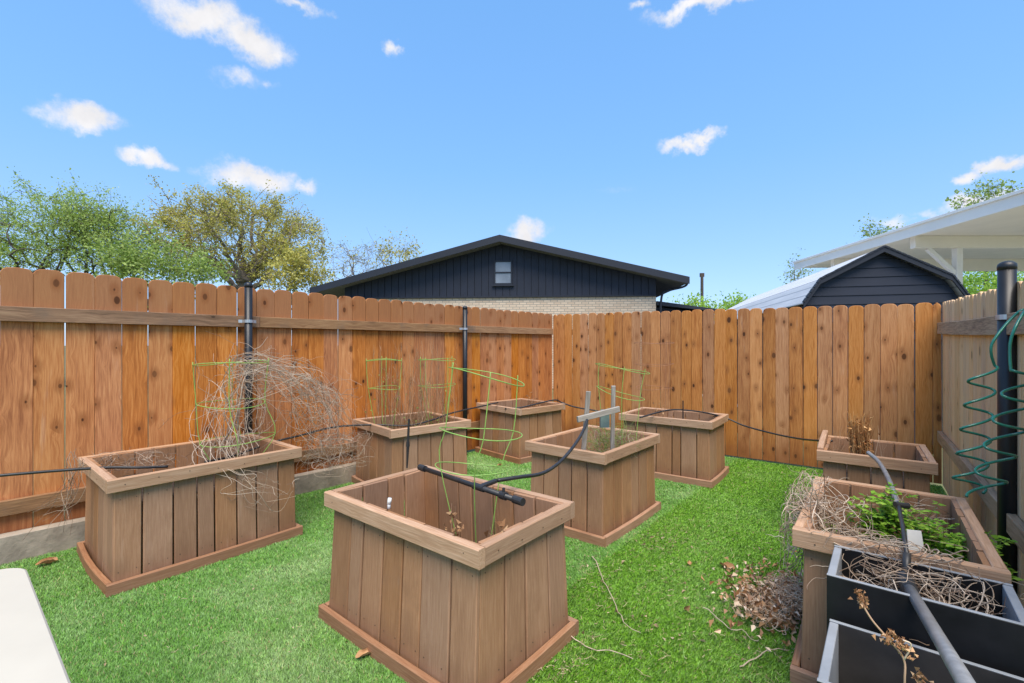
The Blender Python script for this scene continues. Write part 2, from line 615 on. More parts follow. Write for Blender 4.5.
# ------------------------------------------------------------------ fences
def pickets(p, d, nrm2, length, pitch, ztop, zbot, first, gap=.006, thick=.017, jitter=.006):
    mb = MB()
    s = first - pitch
    while s < length:
        w = pitch - gap * random.choice((.5, .65, .8, 1.05))
        a0, a1 = s + (pitch - w) / 2, s + (pitch + w) / 2
        a0c, a1c = max(a0, 0.), min(a1, length)
        if a1c - a0c > .02:
            w = a1c - a0c
            zt = ztop((a0 + a1) / 2) + random.uniform(-1, 1) * jitter
            e, ed = .024, .034
            prof = [(0, zbot), (w, zbot), (w, zt - ed), (w - e * .45, zt - ed * .42), (w - e * 1.25, zt - ed * .1), (w / 2 + .01, zt), (w / 2 - .01, zt),
                    (e * 1.25, zt - ed * .1), (e * .45, zt - ed * .42), (0, zt - ed)]
            ln = random.uniform(-.003, .003)
            off = random.uniform(0, .004)
            poly, bc = [], []
            rd = random.random()
            for x, z in prof:
                q = p + d * (a0c + x + ln * z)
                poly.append(np.array([q[0] - nrm2[0] * off, q[1] - nrm2[1] * off, z]))
                bc.append((x + rd * 37.1, 0 + rd * 11.3, z + rd * 53.7))
            ext = np.array([-nrm2[0], -nrm2[1], 0])
            k = len(poly)
            cx_, ch = w / 2, .0032
            d3 = np.array([d[0], d[1], 0])
            front = [q - d3 * math.copysign(min(ch, abs(x - cx_)), x - cx_) - np.array([0, 0, ch * .8 if z > zbot + .1 else 0]) for q, (x, z) in zip(poly, prof)]
            mid = [q + ext * .0045 for q in poly]
            rear = [q + ext * thick for q in poly]
            fs = [tuple(range(k - 1, -1, -1)), tuple(range(2 * k, 3 * k))]
            for lv in (0, 1):
                fs += [(lv * k + j, lv * k + (j + 1) % k, (lv + 1) * k + (j + 1) % k, (lv + 1) * k + j) for j in range(k)]
            mb.add(front + mid + rear, fs, bc + [(b[0], b[1] + .005, b[2]) for b in bc] + [(b[0], b[1] + .02, b[2]) for b in bc], rd)
            # two nail heads on each rail line
        s += pitch
    return mb


def rail(mb, p, d, n2, s0, s1, z0, z1, hgt, thick=.038, off=.001, bow=None, segs=6):
    a = p + d * s0 + n2 * (off + thick / 2)
    b = p + d * s1 + n2 * (off + thick / 2)
    mb.board(v3(a, z0), v3(b, z1), (0, 0, 1), hgt, thick, .003, n=segs, bow=bow)


def post(parent, x, y, ztop, r, brackets, n2, d):
    mb = MB()
    mb.tube([(x, y, -.05), (x, y, ztop * .5), (x, y, ztop)], r, sides=20)
    o = mb.build('post', M['black_metal'], parent, True, smooth=False)
    for p in o.data.polygons:
        p.use_smooth = len(p.vertices) == 4
    cp = MB()
    rings = []
    for k in range(7):
        a = k / 6 * math.pi / 2
        rr, zz = (r + .0015) * math.cos(a) + .0005, ztop - .012 + .028 * math.sin(a)
        rings.append([(x + rr * math.cos(t), y + rr * math.sin(t), zz) for t in np.arange(20) * 2 * math.pi / 20])
    rings.insert(0, [(x + (r + .0015) * math.cos(t), y + (r + .0015) * math.sin(t), ztop - .03) for t in np.arange(20) * 2 * math.pi / 20])
    cp.sweep(rings)
    cp.build('cap', M['black_metal'], o, True, smooth=True)
    for z in brackets:
        bk = MB()
        c = np.array([x, y])
        pts = [c + d * .07 - n2 * (r * .9), c + d * (r + .012) - n2 * (r * .5)]
        arc = [c + (r + .004) * (d * math.cos(t) + n2 * math.sin(t)) for t in np.linspace(.1, math.pi - .1, 9)]
        pts2 = [c - d * (r + .012) - n2 * (r * .5), c - d * .07 - n2 * (r * .9)]
        path = pts + arc + pts2
        path = [q + n2 * .0 for q in path]
        lo = [v3(q, z - .013) for q in path]
        hi = [v3(q, z + .013) for q in path]
        nn = len(path)
        bk.add(lo + hi, [(i, i + 1, nn + i + 1, nn + i) for i in range(nn - 1)])
        b = bk.build('bracket', M['steel'], o, True)
        sm = b.modifiers.new('thick', 'SOLIDIFY')
        sm.thickness = .003
    return o


LEN_L = float(np.linalg.norm(FC - FL0))
SA = float(np.linalg.norm(FA - FL0))
# fence on the left
fl = thing('wooden_fence', 'orange stained picket fence with weathered rails and two black posts, behind the left planters', 'fence', v3(FA, 0))
ztL = lambda s: 1.917 + (1.893 - 1.917) * (s - SA) / (LEN_L - SA)
pickets(FL0, DL, NL, LEN_L - .012, .1545, ztL, .03, (SA + .149) % .1545, gap=.0050).build('picket_panel', M['cedar'], fl, True)
mb = MB()
rail(mb, FL0, DL, NL, 0, SA + 1.55, 1.60, 1.604, .098)
mb.build('rail', M['rail'], fl, True)
mb = MB()
rail(mb, FL0, DL, NL, SA + 1.553, SA + 4.0, 1.604, 1.606, .094)
mb.build('rail', M['rail'], fl, True)
mb = MB()
rail(mb, FL0, DL, NL, SA + 4.003, LEN_L - .05, 1.606, 1.612, .092)
mb.build('rail', M['rail'], fl, True)
mb = MB()
rail(mb, FL0, DL, NL, 0, LEN_L - .05, .345, .345, .098)
mb.build('rail', M['rail'], fl, True)


def on_left(u):
    k = (u - 512) / F
    s = (k * FL0[1] - FL0[0]) / (DL[0] - k * DL[1])
    return s


for u, vt in ((245, 284), (460.5, 307)):
    s = on_left(u)
    q = FL0 + DL * s + NL * .085
    zt = CAM_H + (HZ - vt) / F * q[1]
    post(fl, q[0], q[1], zt, .031 if u < 300 else .030, (1.605,), NL, DL)

# back fence
LEN_B = float(np.linalg.norm(FR - FC))
fb = thing('wooden_fence', 'knotty orange brown picket fence without rails in view, across the back below the dark house', 'fence', v3(FC, 0))
pickets(FC, DB, NB, LEN_B, .1385, lambda s: 1.891 - .069 * s / LEN_B, .02, .07, gap=.006).build('picket_panel', M['cedar_back'], fb, True)
for z in (.35, 1.0, 1.6):      # its rails are on the neighbour's side
    mb = MB()
    rail(mb, FC - NB * .02, DB, -NB, 0, LEN_B, z, z, .09)
    mb.build('rail', M['rail'], fb, True)

# right fence
LEN_R = 4.6
fr = thing('wooden_fence', 'pale unstained picket fence on the right behind the green coiled hose', 'fence', v3(FR, 0))
ztR = lambda s: 1.822 - .036 * s
pickets(FR, DR, NR, LEN_R, .1385, ztR, .02, .06, gap=.004).build('picket_panel', M['pale_cedar'], fr, True)
mb = MB()
rail(mb, FR, DR, NR, .03, LEN_R, 1.565, 1.50, .11, bow=(0, 0, -.02), segs=8)
mb.build('rail', M['rail_pale'], fr, True)
mb = MB()
rail(mb, FR, DR, NR, .03, LEN_R, .50, .47, .10)
mb.build('rail', M['rail_pale'], fr, True)
PR = np.array([(1007 - 512) / F * 2.42, 2.42])
prr = post(fr, PR[0], PR[1], CAM_H + (HZ - 264) / F * 2.42, .036, (1.545,), NR, DR)

# neighbour's board end showing above the right fence
nb = MB()
q = FR + DR * 2.2 - NR * .25
nb.board(v3(q, 0), v3(q, 1.83), DR, .19, .05)
nb.board(v3(q - DR * .25, 0), v3(q - DR * .25, 1.80), DR, .14, .05)
tag(nb.build('timber_post', M['pale_cedar']), 'pale timber upright just showing above the right fence beside its black post', 'post')

# sleeper kerb at the foot of the left fence
kb = MB()
for s0, s1 in ((0, SA + .62), (SA + .624, SA + 2.95)):
    a, b = FL0 + DL * s0 + NL * .046, FL0 + DL * s1 + NL * .046
    kb.board(v3(a, .0875), v3(b, .0875), (0, 0, 1), .185, .088, .006, n=4)
tag(kb.build('garden_kerb', M['kerb']), 'rough grey brown kerb running along the foot of the left fence behind the planters', 'kerb')


# ------------------------------------------------------------------ planters
def planter(label, cx, cy, yaw, w, d, bw, bd, H=.645, rt=.075, soil=.40, lift=0., bow3=None, group='taupe timber planters on the turf', pw=.135):
    yw = R(yaw)
    PLANTERS.append((cx, cy, yw, bw / 2, bd / 2))
    t = thing('timber_planter', label, 'planter', (cx, cy, 0), yw, group)
    RT, PT, BT = .038, .020, .030
    # four walls of upright planks
    for side in range(4):
        if side in (0, 2):
            Lt, Lb, ht, hb = w / 2 - RT, bw / 2 - BT - .004, d / 2 - RT, bd / 2 - BT - .004
        else:
            Lt, Lb, ht, hb = d / 2 - RT - PT - .001, bd / 2 - BT - .004 - PT - .001, w / 2 - RT, bw / 2 - BT - .004
        ang = (side - 1) * math.pi / 2      # outward direction
        o = np.array([math.cos(ang), math.sin(ang), 0])
        a = np.array([-math.sin(ang), math.cos(ang), 0])
        n = max(3, round(2 * Lt / pw))
        mb = MB()
        cuts = np.linspace(-1, 1, n + 1) + np.concatenate([[0], RNG.normal(0, .035, n - 1), [0]])
        for i in range(n):
            g0 = .0044 if i else 0
            g1 = .0044 if i < n - 1 else 0
            tw = random.uniform(-.003, .003)
            tb0, tb1 = a * (cuts[i] * Lb + g0), a * (cuts[i + 1] * Lb - g1)
            tt0, tt1 = a * (cuts[i] * Lt + g0), a * (cuts[i + 1] * Lt - g1)
            z1 = H - .006 - random.uniform(0, .004)
            pb = (tb0 + tb1) / 2 + o * (hb - PT / 2 + tw) + np.array([0, 0, .008])
            pt = (tt0 + tt1) / 2 + o * (ht - PT / 2 + tw) + np.array([0, 0, z1])
            mb.board(pb, pt, a, np.linalg.norm(tb1 - tb0), PT, .0042, w1=np.linalg.norm(tt1 - tt0), n=2)
            for zz in (.105, H - rt - .045):      # screw heads
                for sx in (-.3, .3):
                    if random.random() < .85:
                        s = zz / H
                        c = pb + (pt - pb) * s + a * (np.linalg.norm(tb1 - tb0) * sx + random.uniform(-.006, .006)) + o * (PT / 2 - .0003)
                        mb.disc(c, o, .0032, .001)
        mb.build('wall_panel', [M['planter'], M['screw']], t)
    # rim boards
    for side in range(4):
        ang = (side - 1) * math.pi / 2
        o = np.array([math.cos(ang), math.sin(ang), 0])
        a = np.array([-math.sin(ang), math.cos(ang), 0])
        L, hh = (w / 2, d / 2) if side in (0, 2) else (d / 2 - RT - .0015, w / 2)
        z0 = z1 = H - rt / 2
        if lift and side == 3:      # this board has worked loose and stands up at its far end
            z0 += lift
            z1 += lift * .3
        mb = MB()
        dz = random.uniform(-.002, .002)
        p0 = o * (hh - RT / 2) - a * L + np.array([0, 0, z0 + dz])
        p1 = o * (hh - RT / 2) + a * L + np.array([0, 0, z1 + dz])
        mb.board(p0, p1, (0, 0, 1), rt, RT, .004, n=5, bow=(o * random.uniform(-.004, .004)))
        k = int(2 * L / .14)
        for i in range(k):
            mb.disc(p0 + (p1 - p0) * (i + .5) / k + o * (RT / 2 - .0003) + np.array([0, 0, random.uniform(-.012, .012)]), o, .0032, .001)
        mb.build('rim_board', [M['planter_rim'], M['screw']], t)
    # skirting at the foot
    for side in range(4):
        ang = (side - 1) * math.pi / 2
        o = np.array([math.cos(ang), math.sin(ang), 0])
        a = np.array([-math.sin(ang), math.cos(ang), 0])
        L, hh = (bw / 2, bd / 2) if side in (0, 2) else (bd / 2 - BT - .0015, bw / 2)
        mb = MB()
        mb.board(o * (hh - BT / 2) - a * L + np.array([0, 0, .034]), o * (hh - BT / 2) + a * L + np.array([0, 0, .034]), (0, 0, 1), .068, BT, .004, n=5,
                 bow=o * (bow3 if (bow3 and side == 3) else random.uniform(.0, .012)))
        mb.build('base_board', M['planter_base'], t)
    # soil
    mb = MB()
    nx, ny = 22, 22
    iw, idp = w - 2 * (RT + PT) - .01, d - 2 * (RT + PT) - .01
    vs = []
    for j in range(ny + 1):
        for i in range(nx + 1):
            x, y = (i / nx - .5) * iw, (j / ny - .5) * idp
            z = soil + .015 * math.sin(9 * x + cx * 5) * math.cos(8 * y) + random.uniform(-.009, .009)
            vs.append((x, y, z))
    mb.add(vs, [(j * (nx + 1) + i, j * (nx + 1) + i + 1, (j + 1) * (nx + 1) + i + 1, (j + 1) * (nx + 1) + i) for j in range(ny) for i in range(nx)])
    mb.build('soil', M['soil'], t, smooth=True)
    return t


planter('long taupe timber planter under the arching grey vine, beside the white table', -2.239, 3.275, 50.9, 1.099, .88, 1.105, .90, soil=.46, bow3=.016)
planter('taupe timber planter by the second fence post, full of thin brown stems', -1.022, 4.715, 41.6, .88, .84, .90, .86, soil=.50)
planter('nearest and largest looking taupe planter, holding a black pipe and a bent green cage', -.333, 2.311, -38.96, 1.086, .676, 1.10, .73, soil=.27)
planter('taupe planter with two grey wooden stakes and a crossbar standing in it', .679, 3.795, -40.2, .703, .956, .711, .982, soil=.44)
planter('taupe planter against the back fence with a loop of black pipe in it', 1.775, 5.10, -37.2, .974, .694, .98, .716, soil=.48)
planter('smallest looking taupe planter, tucked into the far fence corner', .11, 6.02, -48.5, .835, .80, .855, .83, soil=.50)
planter('taupe planter with raised rim board and brown dead tuft, in the right corner', 2.66, 3.424, -36.8, .645, .717, .66, .735, soil=.45, lift=.05)
planter('taupe planter with bright green leafy plants, right behind the black planter boxes', 1.70, 2.105, -37.9, .623, .97, .64, .975, soil=.40)


def leaf(mb, p, size, n=None, cup=.15, rnd=None):
    n = nrm(RNG.normal(0, 1, 3) + np.array([0, 0, .6])) if n is None else nrm(n)
    a = nrm(np.cross(n, RNG.normal(0, 1, 3)))
    b = np.cross(n, a)
    s = size
    vs = [p - a * s * .1, p + a * s * .35 + b * s * .32 + n * s * cup, p + a * s, p + a * s * .35 - b * s * .32 + n * s * cup]
    mb.add(vs, [(0, 1, 2), (0, 2, 3)], None, random.random() if rnd is None else rnd)


# black planter boxes at the lower right
def black_box(label, fl_corner, z, w, d, inner, drop=.13, mulch=False):
    """fl_corner: the corner shared by front and left side, or back and left when d is negative"""
    ax = np.array([.777, -.629, 0])
    ay = np.array([.629, .777, 0])
    c = np.array([*fl_corner, 0.]) + ax * w / 2 + ay * d / 2
    d = abs(d)
    PLANTERS.append((c[0], c[1], math.atan2(ax[1], ax[0]), w / 2, d / 2))
    t = thing('black_planter', label, 'planter', c, math.atan2(ax[1], ax[0]), 'black planter boxes in the lower right corner')
    T = .013
    for nm, sy in (('front_board', -1), ('back_board', 1)):
        mb = MB()
        mb.board((-w / 2, sy * (d / 2 - T / 2), z / 2 + .005), (w / 2, sy * (d / 2 - T / 2), z / 2 + .005), (0, 0, 1), z - .01, T, .001)
        mb.build(nm, inner if sy > 0 else M['black_panel'], t)
        mb = MB()
        mb.board((-w / 2, sy * (d / 2 - T / 2), z + .0015), (w / 2, sy * (d / 2 - T / 2), z + .0015), (0, 1, 0), T, .003, .0008)
        mb.build('top_edge', M['grey_edge'], t)
    for sx in (-1, 1):
        mb = MB()
        mb.board((sx * (w / 2 - .012), -d / 2 + T + .001, z / 2 + .004), (sx * (w / 2 - .012), d / 2 - T - .001, z / 2 + .004), (0, 0, 1), z - .008, .024, .002)
        mb.build('end_board', M['grey_edge'], t)
    mb = MB()
    nx, ny = 24, 12
    sz = z - drop
    vs = [((i / nx - .5) * (w - .056), (j / ny - .5) * (d - .034), sz + random.uniform(-.014, .014)) for j in range(ny + 1) for i in range(nx + 1)]
    mb.add(vs, [(j * (nx + 1) + i, j * (nx + 1) + i + 1, (j + 1) * (nx + 1) + i + 1, (j + 1) * (nx + 1) + i) for j in range(ny) for i in range(nx)])
    so_ = mb.build('soil', M['soil'], t, smooth=True)
    if mulch:      # crumbled dead leaves lying on the soil
        mb = MB()
        for _ in range(420):
            leaf(mb, np.array([random.uniform(-.5, .5) * (w - .08), random.uniform(-.5, .5) * (d - .06), sz + random.uniform(.012, .05)]), random.uniform(.012, .034), n=RNG.normal(0, 1, 3) + np.array([0, 0, .8]), cup=.35)
        kind(mb.build('leaf_mulch', M['dead_leaf'], t), 'stuff')
    return t


black_box('black planter box with grey edges, filled with tangled dry vines', (1.067, 1.573), .62, .475, .30, M['black_panel'], .20, True)
black_box('black planter box with a bare charcoal inside, nearest to the camera', (1.043, 1.522), .50, .48, -.36, M['inner_panel'], .30)

grass_blades()


# ------------------------------------------------------------------ white table
def table():
    cor = np.array([-1.485, 1.415])
    a = np.array([.777, -.629])
    b = np.array([-.629, -.777])
    t = thing('folding_table', 'white plastic folding table top with a rounded corner, at the lower left', 'table', v3(cor + a * .6 + b * .37, 0), math.atan2(a[1], a[0]))
    L, W, r = 1.2, .74, .075
    pts = []
    for (cx, cy, s) in ((L - r, W - r, 0), (r, W - r, 1), (r, r, 2), (L - r, r, 3)):
        for k in range(9):
            th = s * math.pi / 2 + k / 8 * math.pi / 2
            pts.append((cx + r * math.cos(th), cy + r * math.sin(th)))
    base = [v3(cor + a * x + b * y, 0) for x, y in pts]
    cen = v3(cor + a * L / 2 + b * W / 2, 0)
    rings = []
    for dz, sc in ((0, .985), (.004, .996), (.012, 1.), (.030, 1.), (.040, .994), (.044, .982)):
        rings.append([cen + (p - cen) * sc + np.array([0, 0, .696 + dz]) for p in base])
    mb = MB()
    mb.sweep(rings)
    mb.build('tabletop', M['white_plastic'], t, True)
    for sx in (.18, L - .18):
        for sy in (.1, W - .1):
            q = cor + a * sx + b * sy
            mb = MB()
            mb.tube([v3(q, .0), v3(q, .69)], .014, sides=10)
            mb.build('leg', M['steel'], t, True, smooth=True)


table()


# ------------------------------------------------------------------ curves
def spline(pts, n=8):
    P = np.array(pts, float)
    P = np.vstack([2 * P[0] - P[1], P, 2 * P[-1] - P[-2]])
    out = []
    for i in range(1, len(P) - 2):
        for t in np.arange(n) / n:
            a, b, c, d = P[i - 1], P[i], P[i + 1], P[i + 2]
            out.append(.5 * (2 * b + (c - a) * t + (2 * a - 5 * b + 4 * c - d) * t * t + (3 * b - a - 3 * c + d) * t ** 3))
    out.append(P[-2])
    return np.array(out)


def cage(label, cx, cy, rings, zb, r=.0028, m='wire_green', nleg=3, rot=0., group='wire plant cages in the planters', rb=None):
    """rings: (z, radius, tilt x, tilt y, shift x, shift y) from top down"""
    t = thing('plant_cage', label, 'plant cage', (cx, cy, zb), 0, group)

    def rp(k, th):
        z, ra, tx, ty, sx, sy = rings[k]
        ra = ra * (1 + .035 * math.sin(2 * th + k * 2.1 + cx * 9) + .02 * math.sin(3 * th + k))
        x, y = ra * math.cos(th), ra * math.sin(th)
        return np.array([cx + sx + x, cy + sy + y, z + tx * x + ty * y + .009 * math.sin(2 * th + 1.3 * k + cy * 5)])
    for k in range(len(rings)):
        mb = MB()
        mb.tube([rp(k, th) for th in np.arange(28) / 28 * 2 * math.pi], r, sides=6, closed=True, rnd=.5)
        mb.build('ring', M[m], t, True, smooth=True)
    for i in range(nleg):
        th = rot + i * 2 * math.pi / nleg
        pts = [rp(k, th) * np.array([1, 1, 1]) for k in range(len(rings))]
        z0 = pts[0] + np.array([0, 0, .02])
        last = pts[-1].copy()
        foot = np.array([cx + (last[0] - cx) * (.45 if rb is None else rb), cy + (last[1] - cy) * (.45 if rb is None else rb), zb])
        mb = MB()
        mb.tube(spline([z0] + pts + [foot], 4), r, sides=6, rnd=.5)
        mb.build('leg', M[m], t, True, smooth=True)
    return t


cage('green wire cage tangled in the grey vine on the left planter', -2.10, 3.47, [(1.265, .235, .05, 0, 0, 0), (.965, .22, -.03, .04, 0, 0), (.70, .25, .06, 0, .06, 0)], .47, nleg=4, rot=.5)
cage('pale green square looking cage at the left end of the brown stem planter', -1.27, 4.60, [(1.25, .165, .0, 0, 0, 0), (.975, .155, 0, .02, 0, 0)], .50, nleg=4, rot=.4, r=.0030)
cage('green cage at the right end of the brown stem planter, touching the second fence post', -.80, 4.92, [(1.245, .20, 0, 0, 0, 0), (.97, .19, .03, 0, 0, 0)], .50, nleg=4, rot=.8, r=.0030)
cage('tall bent green cage leaning out of the nearest planter', -.17, 2.36, [(1.245, .20, -.24, -.01, .04, .02), (.955, .205, -.10, -.06, .01, 0), (.775, .19, -.06, -.12, -.03, 0)], .28, nleg=3, rot=2.75, r=.0027, rb=.4)
cage('tilted green cage behind the grey stakes', .93, 3.90, [(1.20, .215, -.18, .0, 0, 0), (.99, .20, -.25, .06, -.02, 0)], .45, nleg=3, rot=.35, r=.0027, rb=.7)
cage('rusty thin wire cage against the back fence', 1.60, 5.22, [(1.42, .21, .0, 0, 0, 0), (1.18, .21, .02, 0, 0, 0), (.92, .20, 0, .02, 0, 0)], .49, nleg=4, rot=.6, r=.0022, m='wire_rust', rb=.9)


def hose(name, label, pts, r, m, cat='hose', n=8):
    mb = MB()
    mb.tube(spline(pts, n), r, sides=10, rnd=.5)
    return tag(mb.build(name, M[m], smooth=True), label, cat)


H_ = .645
hose('irrigation_hose', 'black irrigation hose entering from the left edge over the end of the left planter', [at(-560, 512, 1.75), at(-260, 494, 2.15), at(-60, 481, 2.5), at(0, 475.5, 2.62), at(60, 470.5, 2.78), at(108, 467.5, 2.92), at(140, 467.5, 3.0), at(168, 466.5, 3.1)], .0085, 'black_pipe')
hose('irrigation_hose', 'black irrigation hose running from the left planter through the vine to the far corner planter',
     [at(205, 462, 3.3), at(236, 455, 3.62), at(270, 443, 3.82), at(302, 435, 4.0), at(335, 427, 4.25), at(372, 424.8, 4.42), at(408, 425.5, 4.5), at(432, 420, 4.65), at(452, 413, 4.95), at(478, 407, 5.45), at(498, 402.5, 5.75)], .0085, 'black_pipe')
hose('irrigation_hose', 'black irrigation hose looped over the far corner planter and off along the fence', [at(505, 408.6, 5.62), at(522, 407.2, 5.66), at(540, 403, 5.8), at(555, 400, 5.95), at(562, 402.6, 6.0), at(575, 407, 5.9), at(598, 411, 5.75)], .009, 'black_pipe')
hose('irrigation_hose', 'thin black hose sagging between the back fence planter and the right corner planter', [at(640, 417.5, 4.75), at(668, 410.2, 5.0), at(690, 410.6, 5.08), at(712, 414, 5.1), at(728, 418.8, 5.07), at(745, 426, 4.95), at(775, 434, 4.65), at(800, 438.8, 4.32), at(818, 440.5, 3.95), at(832, 441, 3.75)], .0085, 'black_pipe')
hose('irrigation_hose', 'black hose curving from the pipe in the nearest planter up to the grey stakes', [at(497, 480.5, 2.36), at(520, 477, 2.42), at(543, 473, 2.56), at(561, 461, 2.74), at(576, 443, 2.98), at(584, 429, 3.16), at(587, 420, 3.25)], .0100, 'black_pipe')
hose('irrigation_hose', 'grey hose arching from the dead plant tuft down to the leafy planter', [at(868, 452.5, 3.05), at(877, 460, 2.95), at(884, 470, 2.75), at(891, 485, 2.5), at(897, 503, 2.28), at(901, 516, 2.15)], .0125, 'grey_pipe')


def irrigation_pipe():
    p0, p1 = at(421, 467.5, 2.62), at(521, 501.5, 2.02)
    t = thing('irrigation_pipe', 'thick black drip pipe with end caps lying across the nearest planter', 'pipe', (p0 + p1) / 2)
    d = nrm(p1 - p0)
    mb = MB()
    mb.tube([p0, p1], .0125, sides=12)
    mb.build('pipe', M['black_pipe'], t, True, smooth=True)
    for p, s in ((p0, 1), (p1, -1)):
        mb = MB()
        mb.tube([p - d * s * .012, p + d * s * .045], .0175, sides=12)
        mb.build('end_cap', M['black_pipe'], t, True)
    q = p0 + (p1 - p0) * .64
    mb = MB()
    mb.tube([q - d * .04, q + d * .04], .0165, sides=12)
    e = at(497, 480.5, 2.36)
    mb.tube([q, q + (e - q) * .9], .0125, sides=10)
    mb.build('tee_fitting', M['black_pipe'], t, True)
    mb = MB()
    q2 = p0 + (p1 - p0) * .86
    mb.tube([q2 - d * .018, q2 + d * .018], .0185, sides=12)
    mb.tube([q2, q2 + np.array([0, 0, .035])], .007, sides=8)
    mb.build('valve', M['black_pipe'], t, True)


irrigation_pipe()


def stake_drip():
    b = at(407, 468, 2.80)
    t = thing('drip_stake', 'thin black spike standing on the back rim of the nearest planter', 'stake', b)
    mb = MB()
    mb.tube([b, b + np.array([.005, 0, .13])], .005, .009, sides=8)
    mb.build('spike', M['black_pipe'], t, True)
    mb = MB()
    mb.tube([b + np.array([.005, 0, .13]), b + np.array([.006, 0, .16])], .012, .010, sides=8)
    mb.tube([b + np.array([.006, 0, .16]), b + np.array([.012, 0, .295])], .0075, .0065, sides=8)
    mb.build('riser', M['black_pipe'], t, True)


stake_drip()
mb = MB()
pg = atz(389, 508, .645)
mb.tube([pg + np.array([0, 0, -.003]), pg + np.array([0, 0, .024])], .0075, .0075, sides=10)
mb.tube([pg + np.array([0, 0, .020]), pg + np.array([.004, 0, .046])], .010, .009, sides=10)
tag(mb.build('plastic_peg', M['clear_plastic'], smooth=True), 'small white plastic peg on the left rim of the nearest planter', 'peg')
# small stake on the hose loop of the back planter
mb = MB()
q = at(683, 412.5, 5.05)
mb.tube([q - np.array([0, 0, .2]), q + np.array([.0, 0, .13])], .006, .007, sides=8)
tag(mb.build('drip_stake', M['black_pipe']), 'short black spike beside the hose loop in the back fence planter', 'stake')


# grey stakes in the fourth planter: each a thing, crossbar another
def stick(label, a, b, w, t=.018, wd=(1, 0, 0), name='wooden_stake', cat='stake'):
    mb = MB()
    mb.board(a, b, wd, w, t, .003, n=3)
    return tag(mb.build(name, M['grey_wood']), label, cat, 'grey wooden stakes')


stick('left grey wooden stake, leaning, in the planter with the crossbar', at(582.5, 463, 3.42), at(588.5, 391.5, 3.36), .034)
stick('right grey wooden stake, upright, in the planter with the crossbar', at(612, 468, 3.62), at(613.5, 386, 3.50), .030)
mb = MB()
mb.board(at(577.5, 419.5, 3.30), at(619, 409, 3.44), (0, 0, 1), .042, .022, .003, n=3)
tag(mb.build('wooden_crossbar', M['grey_wood']), 'weathered grey crossbar tied across the two wooden stakes', 'crossbar')
mb = MB()
mb.box(at(604.5, 420, 3.53), .034, .02, .055)
mb.box(at(604.5, 411.5, 3.53), .026, .024, .012)
tag(mb.build('valve_box', M['teal']), 'small teal grey plastic box hanging behind the grey crossbar', 'box')


# ------------------------------------------------------------------ coil hose on the right post
def coil():
    def leg(ca, cb, ra, rb, turns, ph, sgn, up):
        pts = list(up)
        n = int(turns * 18)
        for i in range(n + 1):
            q = i / n
            th = ph + sgn * q * turns * 2 * math.pi
            c = ca + (cb - ca) * q
            r = ra + (rb - ra) * q
            # a stretched recoil hose: the coils hang tilted
            pts.append(c + np.array([r * .74 * math.cos(th), r * .30 * math.sin(th), .004 * math.cos(th)]))
        return pts
    mb = MB()
    up1 = [at(1034, 322, 2.20), at(1026, 309, 2.20), at(1012, 318, 2.22), at(994, 340, 2.22), at(991, 352, 2.22)]
    p1 = leg(at(984, 366, 2.22), at(968, 492, 2.20), .082, .105, 5.2, .3, -1, up1)
    mb.tube(spline(p1, 3), .0060, sides=8, rnd=.5)
    up2 = [at(1026, 309, 2.13), at(1016, 326, 2.10), at(1010, 344, 2.10)]
    p2 = leg(at(1030, 368, 2.08), at(984, 496, 2.10), .110, .100, 5.0, math.pi - .2, 1, up2)
    mb.tube(spline(p2, 3), .0060, sides=8, rnd=.5)
    tag(mb.build('coil_hose', M['green_hose'], smooth=True), 'dark green coiled garden hose hanging on the black post at the right', 'hose')


coil()


# grey pipe, connector and riser at the lower right
def riser():
    base = at(905, 566, 1.72)
    t = thing('irrigation_riser', 'black riser with side knob and pipe joint standing in the black box of vines', 'riser', base)
    mb = MB()
    mb.tube([at(905, 588, 1.60) + np.array([0, 0, -.14]), at(906, 570, 1.60), at(907, 553, 1.62)], .013, .012, sides=10)
    mb.build('socket', M['black_pipe'], t, True, smooth=True)
    mb = MB()
    mb.tube([at(907, 556, 1.62), at(903, 528, 1.8), at(898, 503, 2.0)], .0075, .008, sides=8)
    mb.build('riser_tube', M['black_pipe'], t, True, smooth=True)
    mb = MB()
    k = at(900, 505, 1.98)
    mb.tube([k + np.array([-.022, 0, .004]), k + np.array([.034, 0, -.004])], .011, .013, sides=10)
    mb.build('knob', M['black_pipe'], t, True)
    mb = MB()
    mb.tube([at(904, 577, 1.585), at(913, 597, 1.50)], .024, sides=14)
    mb.build('pipe_joint', M['black_pipe'], t, True)
    mb = MB()
    mb.tube([at(909, 588, 1.535), at(940, 640, 1.16), at(985, 716, .80)], .0165, sides=16)
    mb.build('pipe', M['grey_pipe'], t, True, smooth=True)


riser()
mb = MB()
c = at(917, 541, 1.78)
mb.prism([c + np.array([-.032, 0, -.035]), c + np.array([.038, .01, -.045]), c + np.array([.034, .02, .03]), c + np.array([-.03, .01, .04])], (0, .003, 0))
tag(mb.build('plant_tag', M['clear_plastic']), 'pale plastic plant tag behind the black riser among the leaves', 'tag')


# ------------------------------------------------------------------ dry plants
def strand(mb, pts, r0, r1, jit=.02, sides=4, n=4, rnd=None):
    P = spline(pts, n)
    J = RNG.normal(0, jit, P.shape)
    J = (J + np.roll(J, 1, 0) + np.roll(J, -1, 0)) / 2.2
    J[0] = 0
    mb.tube(P + J, r0, r1, sides=sides, rnd=rnd)


